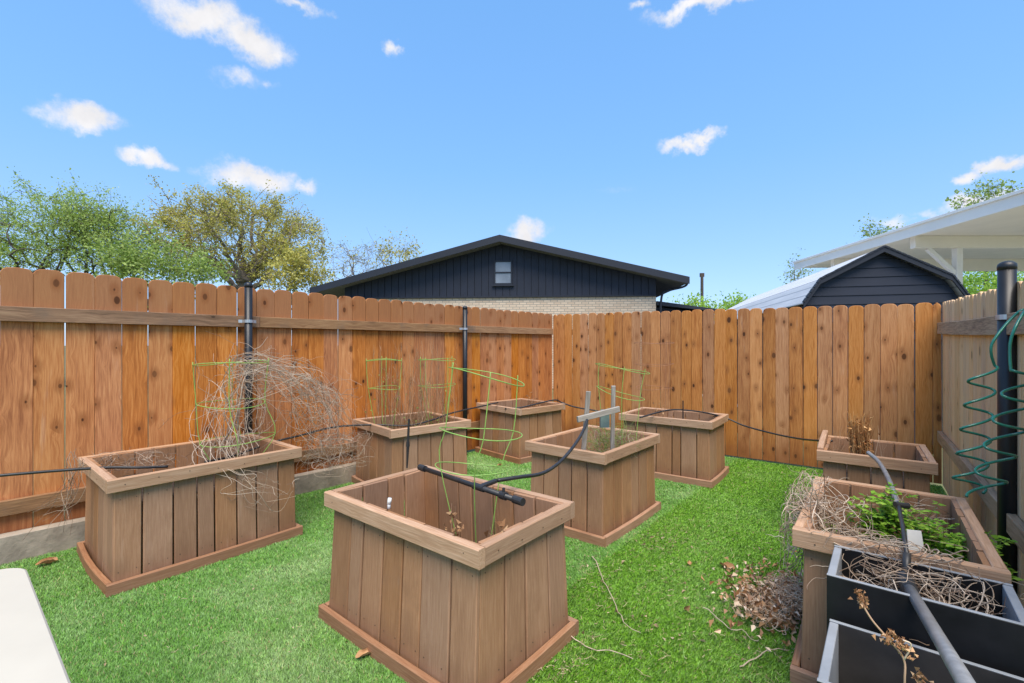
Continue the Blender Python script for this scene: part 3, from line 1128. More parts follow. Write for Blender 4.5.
def vine(mb, pts, r, jit=.03, shoots=(2, 6), slen=(.05, .18)):
    P = spline(pts, 6)
    J = RNG.normal(0, jit, P.shape)
    for _ in range(3):
        J = (J + np.roll(J, 1, 0) + np.roll(J, -1, 0)) / 3
    J *= 2.2
    J[0] = 0
    P = P + J
    mb.tube(P, r, r * .45, sides=5)
    for _ in range(random.randint(*shoots)):
        k = random.randrange(len(P) // 4, len(P))
        d = nrm(RNG.normal(0, 1, 3))
        L = random.uniform(*slen)
        q = [P[k]]
        for i in range(5):
            d = nrm(d + RNG.normal(0, .45, 3) + np.array([0, 0, -.12]))
            q.append(q[-1] + d * L / 5)
        mb.tube(spline(q, 2), r * .6, r * .25, sides=4)


def tangle(mb, centre, ext, n, length=(.2, .5), r=(.001, .002), curl=.5, bias=(0, 0, 0), axes=None, ends=None):
    """random wandering strands inside a box-like cloud"""
    A = np.eye(3) if axes is None else np.array(axes, float)
    for _ in range(n):
        p = np.array(centre) + (RNG.normal(0, .45, 3) * np.array(ext)) @ A
        d = nrm(RNG.normal(0, 1, 3) * np.array([1, 1, .6]))
        L = random.uniform(*length)
        k = 7
        pts = [p]
        for i in range(k):
            d = nrm(d + RNG.normal(0, curl, 3) + np.array(bias))
            p = p + d * L / k
            back = (np.array(centre) - p)
            q = np.abs(back @ A.T) / np.array(ext)
            if q.max() > 1:
                d = nrm(d + .8 * nrm(back))
            pts.append(p)
        pts = np.array(pts)
        loc = (pts - np.array(centre)) @ A.T
        lim = np.array(ext) * 1.12
        loc = lim * np.tanh(loc / lim)
        pts = np.array(centre) + loc @ A
        pts[:, 2] = np.maximum(pts[:, 2], .012)
        rr = random.uniform(*r)
        mb.tube(spline(pts, 3), rr, rr * .4, sides=4)


def vine_arch():
    """the big arch of bare vine over the left planter"""
    t = thing('dead_vine', 'big tangle of bare grey vine arching over the right end of the left planter', 'plant', (-2.1, 3.5, .46))
    mb = MB()
    for _ in range(34):
        u0 = random.uniform(205, 262)
        Y0 = random.uniform(3.35, 3.65)
        s = [at(u0, random.uniform(440, 462), Y0)]
        s.append(at(u0 + random.uniform(-22, 30), random.uniform(385, 425), Y0 + random.uniform(-.15, .2)))
        a = random.random()
        if a < .55:
            s.append(at(random.uniform(232, 285), random.uniform(358, 396), Y0 + random.uniform(0, .25)))
            s.append(at(random.uniform(278, 325), random.uniform(366, 415), Y0 + random.uniform(.1, .5)))
            s.append(at(random.uniform(300, 360), random.uniform(395, 462), Y0 + random.uniform(.2, .6)))
            if random.random() < .6:
                s.append(at(random.uniform(298, 380), random.uniform(430, 482), Y0 + random.uniform(.2, .6)))
        elif a < .8:
            s.append(at(random.uniform(198, 268), random.uniform(340, 390), Y0 + random.uniform(-.1, .1)))
        else:
            s.append(at(random.uniform(180, 300), random.uniform(380, 430), Y0 - random.uniform(.0, .2)))
            s.append(at(random.uniform(160, 290), random.uniform(420, 455), Y0 - random.uniform(.0, .2)))
        vine(mb, s, random.uniform(.0011, .0023), .06)
    for _ in range(9):      # old woody stems
        Y0 = random.uniform(3.45, 3.65)
        s = [at(random.uniform(222, 245), 455, Y0), at(random.uniform(225, 242), random.uniform(395, 415), Y0), at(random.uniform(238, 258), random.uniform(358, 372), Y0 + .05), at(random.uniform(285, 312), random.uniform(372, 392), Y0 + .2),
             at(random.uniform(312, 345), random.uniform(405, 440), Y0 + .35)]
        vine(mb, s, random.uniform(.0030, .0046), .03, (4, 9), (.08, .3))
    for _ in range(38):      # the thick bundle along the top of the arch
        Y0 = random.uniform(3.5, 3.9)
        s = [at(random.uniform(225, 245), random.uniform(356, 374), Y0), at(random.uniform(258, 285), random.uniform(360, 378), Y0 + .1), at(random.uniform(295, 320), random.uniform(366, 398), Y0 + .2),
             at(random.uniform(310, 348), random.uniform(392, 425), Y0 + .3), at(random.uniform(300, 362), random.uniform(425, 470), Y0 + .35)]
        vine(mb, s, random.uniform(.0011, .0024), .05)
    for c, e, n in ((at(318, 418, 3.95), (.28, .22, .26), 62), (at(338, 452, 4.0), (.32, .2, .15), 75), (at(300, 385, 3.85), (.22, .15, .12), 22)):
        tangle(mb, c, e, n, (.3, .9), (.0011, .0022), .5)
    mb.build('stems', M['vine'], t, True)
    mb = MB()
    for _ in range(18):      # strands hanging over the front rim
        u0 = random.uniform(205, 250)
        s = [at(u0, random.uniform(425, 446), 3.32), at(u0 - 5 + random.uniform(-8, 14), 457, 3.06 + (u0 - 205) * .004)]
        s.append(at(u0 + random.uniform(-10, 25), random.uniform(468, 500), 3.0 + (u0 - 205) * .004))
        s.append(at(u0 + random.uniform(0, 50), random.uniform(475, 520), 3.02 + (u0 - 205) * .006))
        if random.random() < .5:
            s.append(at(u0 + random.uniform(20, 62), random.uniform(465, 500), 3.08 + (u0 - 205) * .006))
        vine(mb, s, random.uniform(.0014, .0024), .012, (1, 4), (.04, .12))
    mb.build('hanging_stems', M['vine'], t, True)
    mb = MB()
    tangle(mb, at(110, 462, 3.15), (.30, .14, .06), 40, (.12, .3), (.001, .0018), .5)
    tangle(mb, at(160, 458, 3.3), (.35, .14, .05), 50, (.12, .3), (.001, .0018), .5)
    mb.build('litter_stems', M['vine_dark'], t, True)
    t2 = MB()
    for _ in range(20):
        s = [at(random.uniform(66, 88), random.uniform(448, 470), 2.9), at(random.uniform(62, 82), random.uniform(475, 500), 2.88), at(random.uniform(28, 72), random.uniform(500, 545), 2.85)]
        rr = random.uniform(.001, .0018)
        strand(t2, s, rr, rr * .6, .016)
    tag(t2.build('dead_vine', M['vine_dark']), 'thin dark dry vine trailing from the left planter down to the rough kerb', 'plant')


vine_arch()


def stems_b():
    mb = MB()
    ax = np.array([math.cos(R(41.6)), math.sin(R(41.6)), 0])
    ay = np.array([-ax[1], ax[0], 0])
    for _ in range(150):
        p = np.array([-1.022, 4.715, .5]) + ax * random.uniform(-.36, .38) + ay * random.uniform(-.3, .3)
        h = random.uniform(.25, .95)
        q = p + np.array([random.uniform(-.09, .09), random.uniform(-.09, .09), h])
        rr = random.uniform(.0012, .0022)
        strand(mb, [p, (p + q) / 2 + RNG.normal(0, .012, 3), q], rr, rr * .5, .006)
        for k in range(random.randint(1, 5)):
            s = random.uniform(.3, .95)
            b = p + (q - p) * s
            strand(mb, [b, b + np.array([random.uniform(-.05, .05), random.uniform(-.05, .05), random.uniform(.03, .12)])], rr * .7, rr * .4, .004, n=3)
    t = thing('dead_plants', 'thicket of thin upright brown dead stems in the planter by the second post', 'plant', (-1.02, 4.7, .5))
    mb.build('stems', M['dead_stem'], t, True)
    mb = MB()
    for _ in range(240):
        p = np.array([-1.022, 4.715, .51]) + ax * random.uniform(-.38, .38) + ay * random.uniform(-.3, .3)
        leaf(mb, p + np.array([0, 0, random.uniform(0, .10) if random.random() < .8 else random.uniform(0, .6)]), random.uniform(.012, .028))
    mb.build('low_leaves', M['leaf_dark'], t, True)


stems_b()


def small_dead(label, p, h, n, spread, m='dead_stem', leaves=30, lsize=.02, lm='dead_leaf', r=.0015, name='dead_plant'):
    t = thing(name, label, 'plant', p)
    mb = MB()
    L = MB()
    for _ in range(n):
        q = np.array(p) + np.array([random.uniform(-spread, spread), random.uniform(-spread, spread), h * random.uniform(.55, 1)])
        b = np.array(p) + np.array([random.uniform(-.4, .4) * spread, random.uniform(-.4, .4) * spread, 0])
        strand(mb, [b, (b + q) / 2 + RNG.normal(0, spread * .2, 3), q], r, r * .5, .006)
        for _ in range(leaves // max(n, 1)):
            s = random.uniform(.35, 1)
            leaf(L, b + (q - b) * s + RNG.normal(0, .015, 3), lsize * random.uniform(.5, 1.3), n=RNG.normal(0, 1, 3), cup=.3)
    mb.build('stems', M[m], t, True)
    if L.v:
        L.build('leaves', M[lm], t, True)
    return t


small_dead('wilted tan plant drooping by the right end of the black pipe', (-.02, 2.20, .27), .30, 12, .09, leaves=90, lsize=.045)
small_dead('wilted plant beside the legs of the bent green cage', (-.30, 2.36, .27), .34, 8, .05, leaves=50, lsize=.028, lm='dead_leaf')
small_dead('pale dry sprig curling above the back fence planter', (1.57, 4.92, .48), .34, 7, .07, leaves=24, lsize=.03)
small_dead('little dry tuft in the far corner planter', (.30, 6.0, .5), .32, 14, .12, leaves=40, lsize=.03)
# brown dead tuft in the right corner planter
t = small_dead('upright brown tuft of dead plant in the right corner planter', (2.52, 3.36, .45), .47, 210, .065, m='golden', leaves=210, lsize=.03, lm='golden', r=.0028)
small_dead('thin dry grass stems beside the brown tuft', (2.38, 3.40, .45), .36, 30, .05, m='dead_stem', leaves=0)
small_dead('single tall dry stalk right of the brown tuft', (2.68, 3.36, .45), .40, 5, .04, m='straw', leaves=0)

# tangle inside the planter with the grey stakes
mb = MB()
tangle(mb, (.80, 3.80, .60), (.24, .26, .14), 120, (.15, .45), (.001, .0018), .5)
for _ in range(18):
    b = np.array([.85 + random.uniform(-.2, .2), 3.85 + random.uniform(-.2, .2), .46])
    strand(mb, [b, b + np.array([random.uniform(-.1, .1), 0, .25]), b + np.array([random.uniform(-.2, .3), random.uniform(-.1, .1), random.uniform(.2, .5)])], .0016, .0008, .012)
t = thing('dead_vine', 'olive and tan dry tangle around the grey stakes', 'plant', (.8, 3.8, .45))
mb.build('stems', M['green_stem'], t, True)
mb = MB()
tangle(mb, (.80, 3.80, .58), (.26, .28, .12), 90, (.15, .4), (.001, .0018), .5)
mb.build('dry_stems', M['vine_dark'], t, True)

# leafy planter at the right: vines, then the green plants
t = thing('dead_vine', 'pale dry vine tangled over the left rim of the leafy planter', 'plant', (1.45, 2.4, .6))
mb = MB()
hx = np.array([.789, -.614, 0])
hy = np.array([.614, .789, 0])
Hc = np.array([1.70, 2.105, 0])
zz = np.array([0, 0, 1])
for _ in range(26):      # the thicker woody stems
    a = Hc - hx * random.uniform(.05, .28) + hy * random.uniform(-.42, .42) + zz * .42
    b = Hc - hx * random.uniform(.22, .36) + hy * random.uniform(-.45, .45) + zz * random.uniform(.62, .74)
    e = Hc - hx * random.uniform(.28, .39) + hy * random.uniform(-.45, .45) + zz * random.uniform(.25, .66)
    vine(mb, [a, (a + b) / 2 + RNG.normal(0, .04, 3), b, e], random.uniform(.0020, .0038), .025, (2, 6), (.04, .13))
tangle(mb, Hc - hx * .30 + hy * .05 + zz * .63, (.07, .48, .06), 75, (.15, .5), (.0011, .0025), .28, axes=[hx, hy, zz])
tangle(mb, Hc - hx * .18 - hy * .05 + zz * .56, (.13, .40, .12), 70, (.2, .5), (.0011, .0026), .26, axes=[hx, hy, zz])
tangle(mb, Hc - hx * .37 + hy * .12 + zz * .42, (.05, .24, .27), 36, (.25, .7), (.0014, .0028), .4, axes=[hx, hy, zz])
tangle(mb, Hc + hx * .10 + hy * .30 + zz * .55, (.20, .16, .10), 50, (.2, .45), (.0010, .0020), .4, axes=[hx, hy, zz])
tangle(mb, Hc - hx * .02 - hy * .47 + zz * .64, (.30, .06, .035), 55, (.15, .5), (.0012, .0028), .45, axes=[hx, hy, zz])
mb.build('stems', M['vine'], t, True)
mb = MB()
tangle(mb, Hc + hx * .05 - hy * .15 + zz * .45, (.25, .35, .05), 120, (.15, .4), (.0012, .0022), .4, axes=[hx, hy, zz])
mb.build('low_stems', M['vine_dark'], t, True)

mb = MB()
Bc = np.array([1.067, 1.573, 0]) + np.array([.777, -.629, 0]) * .237 + np.array([.629, .777, 0]) * .15
ax2, ay2 = np.array([.777, -.629, 0]), np.array([.629, .777, 0])
tangle(mb, Bc + zz * .49, (.20, .11, .06), 80, (.12, .4), (.0009, .0020), .22, axes=[ax2, ay2, zz])
tangle(mb, Bc + zz * .59 + ay2 * .06, (.21, .08, .05), 34, (.2, .45), (.0010, .0022), .2, axes=[ax2, ay2, zz])
t = thing('dead_vine', 'brown woody vine tangle filling the black planter box', 'plant', Bc + zz * .5)
mb.build('stems', M['vine_dark'], t, True)
mb = MB()
for _ in range(20):
    a = Bc + ax2 * random.uniform(-.2, .2) + ay2 * random.uniform(-.1, .1) + zz * .44
    b = a + ax2 * random.uniform(-.2, .2) + ay2 * random.uniform(-.04, .06) + zz * random.uniform(.08, .16)
    e = b + ax2 * random.uniform(-.25, .25) + ay2 * random.uniform(-.05, .08) + zz * random.uniform(-.06, .04)
    vine(mb, [a, b, e], random.uniform(.0018, .0034), .03, (2, 6), (.05, .16))
tangle(mb, Bc + zz * .57 + ay2 * .03, (.20, .11, .08), 32, (.2, .5), (.0011, .0023), .2, axes=[ax2, ay2, zz])
mb.build('pale_stems', M['vine'], t, True)


def green_plant(label, c, h, w, nst):
    t = thing('green_plant', label, 'plant', c, 0, 'bright green leafy plants')
    st, lf = MB(), MB()
    for _ in range(nst):
        tip = np.array(c) + np.array([random.gauss(0, w * .5), random.gauss(0, w * .5), h * random.uniform(.45, 1)])
        P = spline([np.array(c), (np.array(c) + tip) / 2 + RNG.normal(0, w * .12, 3), tip], 5)
        st.tube(P, .0022, .001, sides=5)
        for k in range(3, len(P)):
            dirn = nrm(RNG.normal(0, 1, 3) * np.array([1, 1, .35]))
            L = random.uniform(.03, .065)
            for s in (.35, .6, .85, 1.0):     # a compound leaf: pairs of leaflets on a stalk
                q = P[k] + dirn * L * s + np.array([0, 0, .01 * s])
                for sd in (-1, 1):
                    side = np.cross(dirn, (0, 0, 1)) * sd
                    a = nrm(side + dirn * .5 + RNG.normal(0, .15, 3))
                    n = nrm(np.array([0, 0, 1]) + RNG.normal(0, .35, 3))
                    b = np.cross(n, a)
                    z = random.uniform(.020, .034)
                    lf.add([q, q + a * z * .45 + b * z * .33, q + a * z, q + a * z * .45 - b * z * .33], [(0, 1, 2), (0, 2, 3)], None, random.random())
    st.build('stems', M['green_stem'], t, True)
    lf.build('leaves', M['green_leaf'], t, True)


green_plant('tallest bright green leafy plant, beside the grey hose end', at(880, 540, 2.20) * np.array([1, 1, 0]) + zz * .41, .31, .13, 18)
green_plant('bright green plant just right of the black riser', at(913, 545, 2.12) * np.array([1, 1, 0]) + zz * .41, .27, .11, 14)
green_plant('low green plant at the right side of the leafy planter', at(985, 540, 1.90) * np.array([1, 1, 0]) + zz * .41, .20, .10, 12)
green_plant('low green plant between the riser and the right rim', at(950, 540, 1.98) * np.array([1, 1, 0]) + zz * .41, .22, .10, 12)
green_plant('small green sprig under the vine by the left rim', at(818, 512, 2.36) * np.array([1, 1, 0]) + zz * .41, .12, .06, 6)

# foreground dry flower stalk leaning out of the nearest black box
t = thing('dry_stalk', 'dry curled tan stalk with shrivelled heads in front of the black boxes', 'plant', at(905, 690, 1.1))
mb = MB()
mb.tube(spline([at(912, 760, 1.12), at(905, 690, 1.12), at(904, 660, 1.13), at(889, 640, 1.15), at(872, 620, 1.17), at(860, 600, 1.19)], 6), .0026, .0022, sides=6)
mb.tube(spline([at(904, 660, 1.13), at(911, 645, 1.12), at(903, 640, 1.12)], 6), .002, .0016, sides=6)
mb.build('stem', M['straw'], t, True, smooth=True)
for u, v, n, sp in ((860, 596, 30, .0065), (863, 604, 24, .006), (887, 637, 30, .007), (899, 642, 36, .008), (907, 652, 26, .007), (919, 678, 24, .007)):
    mb = MB()
    Yh = 1.19 if v < 620 else 1.13
    for _ in range(n):
        leaf(mb, at(u, v, Yh) + RNG.normal(0, sp, 3), random.uniform(.007, .015), n=RNG.normal(0, 1, 3), cup=.5)
    mb.build('shrivelled_head', M['dead_leaf'], t, True)

# straw heap on the turf beside the leafy planter
mb = MB()
c0 = np.array([1.36, 2.42, .03])
for (du, dv, sx, n, zc) in ((-.02, -.02, .17, 330, .012), (.05, .2, .12, 200, .03), (.10, .05, .09, 170, .06)):
    tangle(mb, c0 + hx * du + hy * dv + zz * zc, (sx, sx * 1.3, .035), n, (.06, .22), (.0014, .0028), .5, axes=[hx, hy, zz])
t = thing('straw_heap', 'heap of pale straw and dead leaves on the turf beside the leafy planter', 'straw heap', (1.36, 2.42, 0))
mb.build('straw', M['straw'], t, True)
mb = MB()
for _ in range(300):
    p = c0 + hx * random.gauss(0, .14) + hy * random.gauss(.06, .19)
    p[2] = random.uniform(.02, .085)
    leaf(mb, p, random.uniform(.02, .05), n=RNG.normal(0, 1, 3) + np.array([0, 0, .8]), cup=.35)
mb.build('leaves', M['dead_leaf'], t, True)
mb = MB()
for _ in range(420):
    p = c0 + hx * random.gauss(0, .13) + hy * random.gauss(.05, .17)
    p[2] = random.uniform(.05, .10)
    leaf(mb, p, random.uniform(.015, .04), n=RNG.normal(0, 1, 3) + np.array([0, 0, 1.0]), cup=.3)
mb.build('pale_leaves', M['straw'], t, True)

# loose litter on the turf
mb = MB()


def litter(u, v, su, sv, n, big=.03):
    for _ in range(n):
        uu, vv = random.gauss(u, su), random.gauss(v, sv)
        if vv < 440:
            continue
        p = atz(uu, vv, 0.0)
        if not inside(np.array([p[0]]), np.array([p[1]]))[0] or not clear_of_planters(np.array([p[0]]), np.array([p[1]]), .01)[0]:
            continue
        p[2] = .018
        th = random.uniform(0, 6.28)
        L = random.uniform(.008, big * .75) * random.choice((1, 1, 1.8))
        d = np.array([math.cos(th), math.sin(th), random.uniform(-.1, .25)])
        if random.random() < .78:
            mb.tube([p, p + d * L * .5 + RNG.normal(0, .003, 3), p + d * L], .0012, .0009, sides=4)
        else:
            leaf(mb, p, L * .7, cup=.3)


litter(665, 545, 18, 10, 140, .03)
litter(590, 575, 12, 12, 60, .03)
litter(520, 462, 14, 5, 30, .04)
litter(760, 480, 30, 10, 70, .035)
litter(720, 580, 55, 45, 260, .035)
litter(630, 620, 45, 35, 170, .04)
litter(780, 655, 25, 18, 60, .04)
litter(560, 668, 14, 10, 60, .03)
litter(200, 610, 80, 40, 60, .025)
M['litter'] = leafmat('faded litter', (.20, .14, .08), (.36, .27, .16), (.54, .44, .30), .0)
kind(mb.build('leaf_litter', M['litter']), 'stuff')
bpy.data.objects['leaf_litter']['label'] = 'scattered straw bits and small dead leaves on the turf'
bpy.data.objects['leaf_litter']['category'] = 'litter'

for k, (pts, lab) in enumerate([
    ([(703, 612), (722, 628), (745, 640), (760, 645)], 'longest bare twig lying on the turf right of the middle planters'),
    ([(592, 560), (606, 590), (622, 622), (638, 640)], 'bent dark twig on the turf right of the nearest planter'),
    ([(740, 672), (765, 660), (790, 655)], 'short pale twig on the turf near the corner of the leafy planter'),
    ([(570, 640), (595, 655), (632, 668)], 'thin pale twig at the foot of the nearest planter'),
]):
    mb = MB()
    P = [atz(u, v, .0) + np.array([0, 0, .024]) for u, v in pts]
    strand(mb, P, .0028, .0016, .010, sides=5, n=5, rnd=.7)
    tag(mb.build('twig', M['vine']), lab, 'twig', 'twigs on the turf')


def curled_leaf(label, p, s, yaw, name='dead_leaf'):
    mb = MB()
    n = 9
    vs, fs = [], []
    for i in range(n):
        for j in range(7):
            x = i / (n - 1) - .5
            wd = max(.05, math.sin(math.pi * (i + .4) / (n - .2)) ** .7)
            ph = (j / 6 - .5) * 3.6 * wd + .5 * x
            rr = .24 + .05 * math.sin(5 * x + 2 * ph)
            vs.append((x * s + random.uniform(-.02, .02) * s, rr * math.sin(ph) * s + random.uniform(-.03, .03) * s, (.26 - rr * math.cos(ph)) * s + abs(x) * .22 * s + random.uniform(-.02, .03) * s + .012))
    c, sn = math.cos(yaw), math.sin(yaw)
    vs = [(p[0] + c * x - sn * y, p[1] + sn * x + c * y, p[2] + z) for x, y, z in vs]
    for i in range(n - 1):
        for j in range(6):
            fs.append((i * 7 + j, i * 7 + j + 1, (i + 1) * 7 + j + 1, (i + 1) * 7 + j))
    mb.add(vs, fs, None, random.uniform(.2, .7))
    return tag(mb.build(name, M['dead_leaf'], smooth=True), label, 'leaf')


curled_leaf('curled brown dead leaf on the turf at the foot of the nearest planter', atz(364, 659, 0), .075, .6)
curled_leaf('long tan dead leaf against the rough kerb beside the white table', atz(47, 566, 0), .10, .9)
curled_leaf('small dark dead leaf on the turf behind the nearest planter', atz(500, 467, 0), .07, 0.3)
curled_leaf('brown curled leaf on the turf left of the straw heap', atz(727, 570, 0), .09, 2.0)
curled_leaf('tan leaf lying on the turf before the right corner planter', atz(690, 566, 0), .05, 1.0)


# ------------------------------------------------------------------ house
def house():
    yw = R(-5)
    dx = np.array([math.cos(yw), math.sin(yw), 0])
    dn = np.array([math.sin(yw), -math.cos(yw), 0])       # towards the camera
    O = at(500, 345, 15.0)
    O[2] = 0

    def on(u, v, out=0.):           # a point of the gable wall, or of the verge in front of it
        k = np.array([(u - 512) / F, 1, -(v - HZ) / F])
        s = (O + dn * out - np.array([0, 0, CAM_H])).dot(dn) / k.dot(dn)
        return np.array([0, 0, CAM_H]) + k * s
    t = thing('house', 'dark navy gabled house with small attic window and cream brick, beyond the back fence', 'house', O, yw)
    wl, wr = on(345, 297), on(656, 297)
    zb = on(500, 297)[2]
    pk = on(499.5, 239.5)
    el, er = on(345, 281), on(656, 273)
    back = -dn * 11
    mb = MB()
    # brick storey
    a, b = wl * np.array([1, 1, 0]), wr * np.array([1, 1, 0])
    L = np.linalg.norm(b - a)
    Z = np.array([0, 0, zb])
    pts = [a, b, b + Z, a + Z, a + back, b + back, b + back + Z, a + back + Z]
    bc = [(0, 0, 0), (L, 0, 0), (L, 0, zb), (0, 0, zb), (-11, 0, 0), (L + 11, 0, 0), (L + 11, 0, zb), (-11, 0, zb)]
    mb.add(pts, [(0, 1, 2, 3), (1, 5, 6, 2), (4, 0, 3, 7), (5, 4, 7, 6)], bc)
    mb.build('brick_wall', M['brick'], t, True)
    # gable siding with vertical grooves, 25 mm proud of the brick
    mb = MB()
    n = 44
    pr = dn * .03
    def ztop(s):
        x = s * L
        xp = np.dot(pk - a, dx)
        if x < xp:
            return el[2] + (pk[2] - el[2]) * x / xp
        return pk[2] + (er[2] - pk[2]) * (x - xp) / (L - xp)
    xs = np.linspace(0, 1, n + 1)
    for i in range(n):
        s0, s1 = xs[i] + .0006, xs[i + 1] - .0014
        q = [a + dx * L * s0 + np.array([0, 0, zb]), a + dx * L * s1 + np.array([0, 0, zb]), a + dx * L * s1 + np.array([0, 0, ztop(s1)]), a + dx * L * s0 + np.array([0, 0, ztop(s0)])]
        q = [p + pr for p in q]
        mb.prism(q, dn * -.025)
    mb.build('siding', M['navy'], t, True)
    mb = MB()
    xp = np.dot(pk - a, dx) / L
    q = [a + Z, b + Z, b + np.array([0, 0, er[2]]), pk, a + np.array([0, 0, el[2]])]
    mb.prism([p + dn * .002 for p in q], -dn * 11)
    mb.build('gable', M['navy_trim'], t, True)
    mb = MB()
    for s0, s1, z0 in ((0, 1, zb),):
        mb.board(a + Z + dn * .05, b + Z + dn * .05, (0, 0, 1), .05, .04)
    mb.build('trim', M['navy_trim'], t, True)
    # roof: two slabs with overhang in front and at the eaves
    rf = None
    pkt = on(499.5, 235, .57) - dn * .57
    for (tip, nm) in ((on(310, 288, .57) - dn * .57, 'l'), (on(689, 277, .57) - dn * .57, 'r')):
        mb = MB()
        th = np.array([0, 0, -.17])
        f = dn * .55
        q = [pkt + f, tip + f, tip + f + th, pkt + f + th]
        mb.prism(q, -dn * 12)
        rf = mb.build('roof', M['shingle'], t, True)
        mb = MB()
        f2 = dn * .575
        e = nrm(tip - pkt)
        q = [pkt + f2 + np.array([0, 0, .012]), tip + f2 + e * .02 + np.array([0, 0, .012]), tip + f2 + e * .02 + np.array([0, 0, -.20]), pkt + f2 + np.array([0, 0, -.20])]
        mb.prism(q, -dn * .022)
        mb.build('fascia', M['navy_trim'], rf, True)
    # attic window
    w = MB()
    c0, c1 = on(494, 285), on(512.5, 260.5)
    x0, x1 = np.dot(c0 - a, dx), np.dot(c1 - a, dx)
    z0, z1 = c0[2], c1[2]
    def box(mbx, xa, xb, za, zb_, d0, d1):
        q = [a + dx * xa + np.array([0, 0, za]), a + dx * xb + np.array([0, 0, za]), a + dx * xb + np.array([0, 0, zb_]), a + dx * xa + np.array([0, 0, zb_])]
        mbx.prism([p + dn * d1 for p in q], -dn * (d1 - d0))
    fw = .05
    box(w, x0, x0 + fw, z0, z1, .031, .075)
    box(w, x1 - fw, x1, z0, z1, .031, .075)
    box(w, x0 + fw + .001, x1 - fw - .001, z1 - fw, z1, .031, .073)
    box(w, x0 + fw + .001, x1 - fw - .001, z0, z0 + fw, .031, .073)
    zm = (z0 + z1) / 2
    box(w, x0 + fw + .001, x1 - fw - .001, zm - .02, zm + .02, .031, .070)
    wo = w.build('window', M['navy_trim'], t, True)
    for za, zc in ((z0 + fw + .002, zm - .022), (zm + .022, z1 - fw - .002)):
        p = MB()
        box(p, x0 + fw + .003, x1 - fw - .003, za, zc, .032, .045)
        p.build('pane', M['pane'], wo, True)
    w = MB()
    box(w, x0 - .05, x1 + .05, z0 - .05, z0 - .003, .031, .11)
    w.build('sill', M['navy_trim'], wo, True)
    # gutter downpipe under the right eave
    mb = MB()
    g0 = on(686, 281)
    mb.tube(spline([g0 + dn * .3, on(683, 287) + dn * .2, on(668, 291) + dn * .1, on(661, 297) + dn * .08, on(660, 330) + dn * .08], 5), .035, sides=8)
    mb.build('downpipe', M['navy_trim'], t, True)
    # low lean-to roof on the right
    mb = MB()
    lt = thing('lean_to', 'low dark lean-to roof at the right foot of the navy house', 'lean-to', on(690, 330) * np.array([1, 1, 0]))
    q = [on(657, 301), on(722, 309.5), on(722, 312), on(657, 305)]
    mb.prism(q, -dn * 5)
    mb.build('roof', M['navy_trim'], lt, True)
    mb = MB()
    q = [on(658, 306), on(716, 313), on(716, 313) * np.array([1, 1, 0]), on(658, 306) * np.array([1, 1, 0])]
    mb.prism([p - dn * .3 for p in q], -dn * 4)
    mb.build('wall', M['navy'], lt, True)


house()


# utility pole
t = thing('utility_pole', 'thin dark utility pole between the navy house and the shed', 'pole', at(702, 345, 40) * np.array([1, 1, 0]))
mb = MB()
b = at(702, 345, 40)
mb.tube([(b[0], b[1], 0), (b[0], b[1], CAM_H + 71 / F * 40)], .15, .12, sides=8)
mb.build('shaft', M['bark'], t, True)
mb = MB()
mb.box((b[0], b[1], CAM_H + 70 / F * 40), .17, .10, .16)
mb.build('lamp_head', M['bark'], t, True)


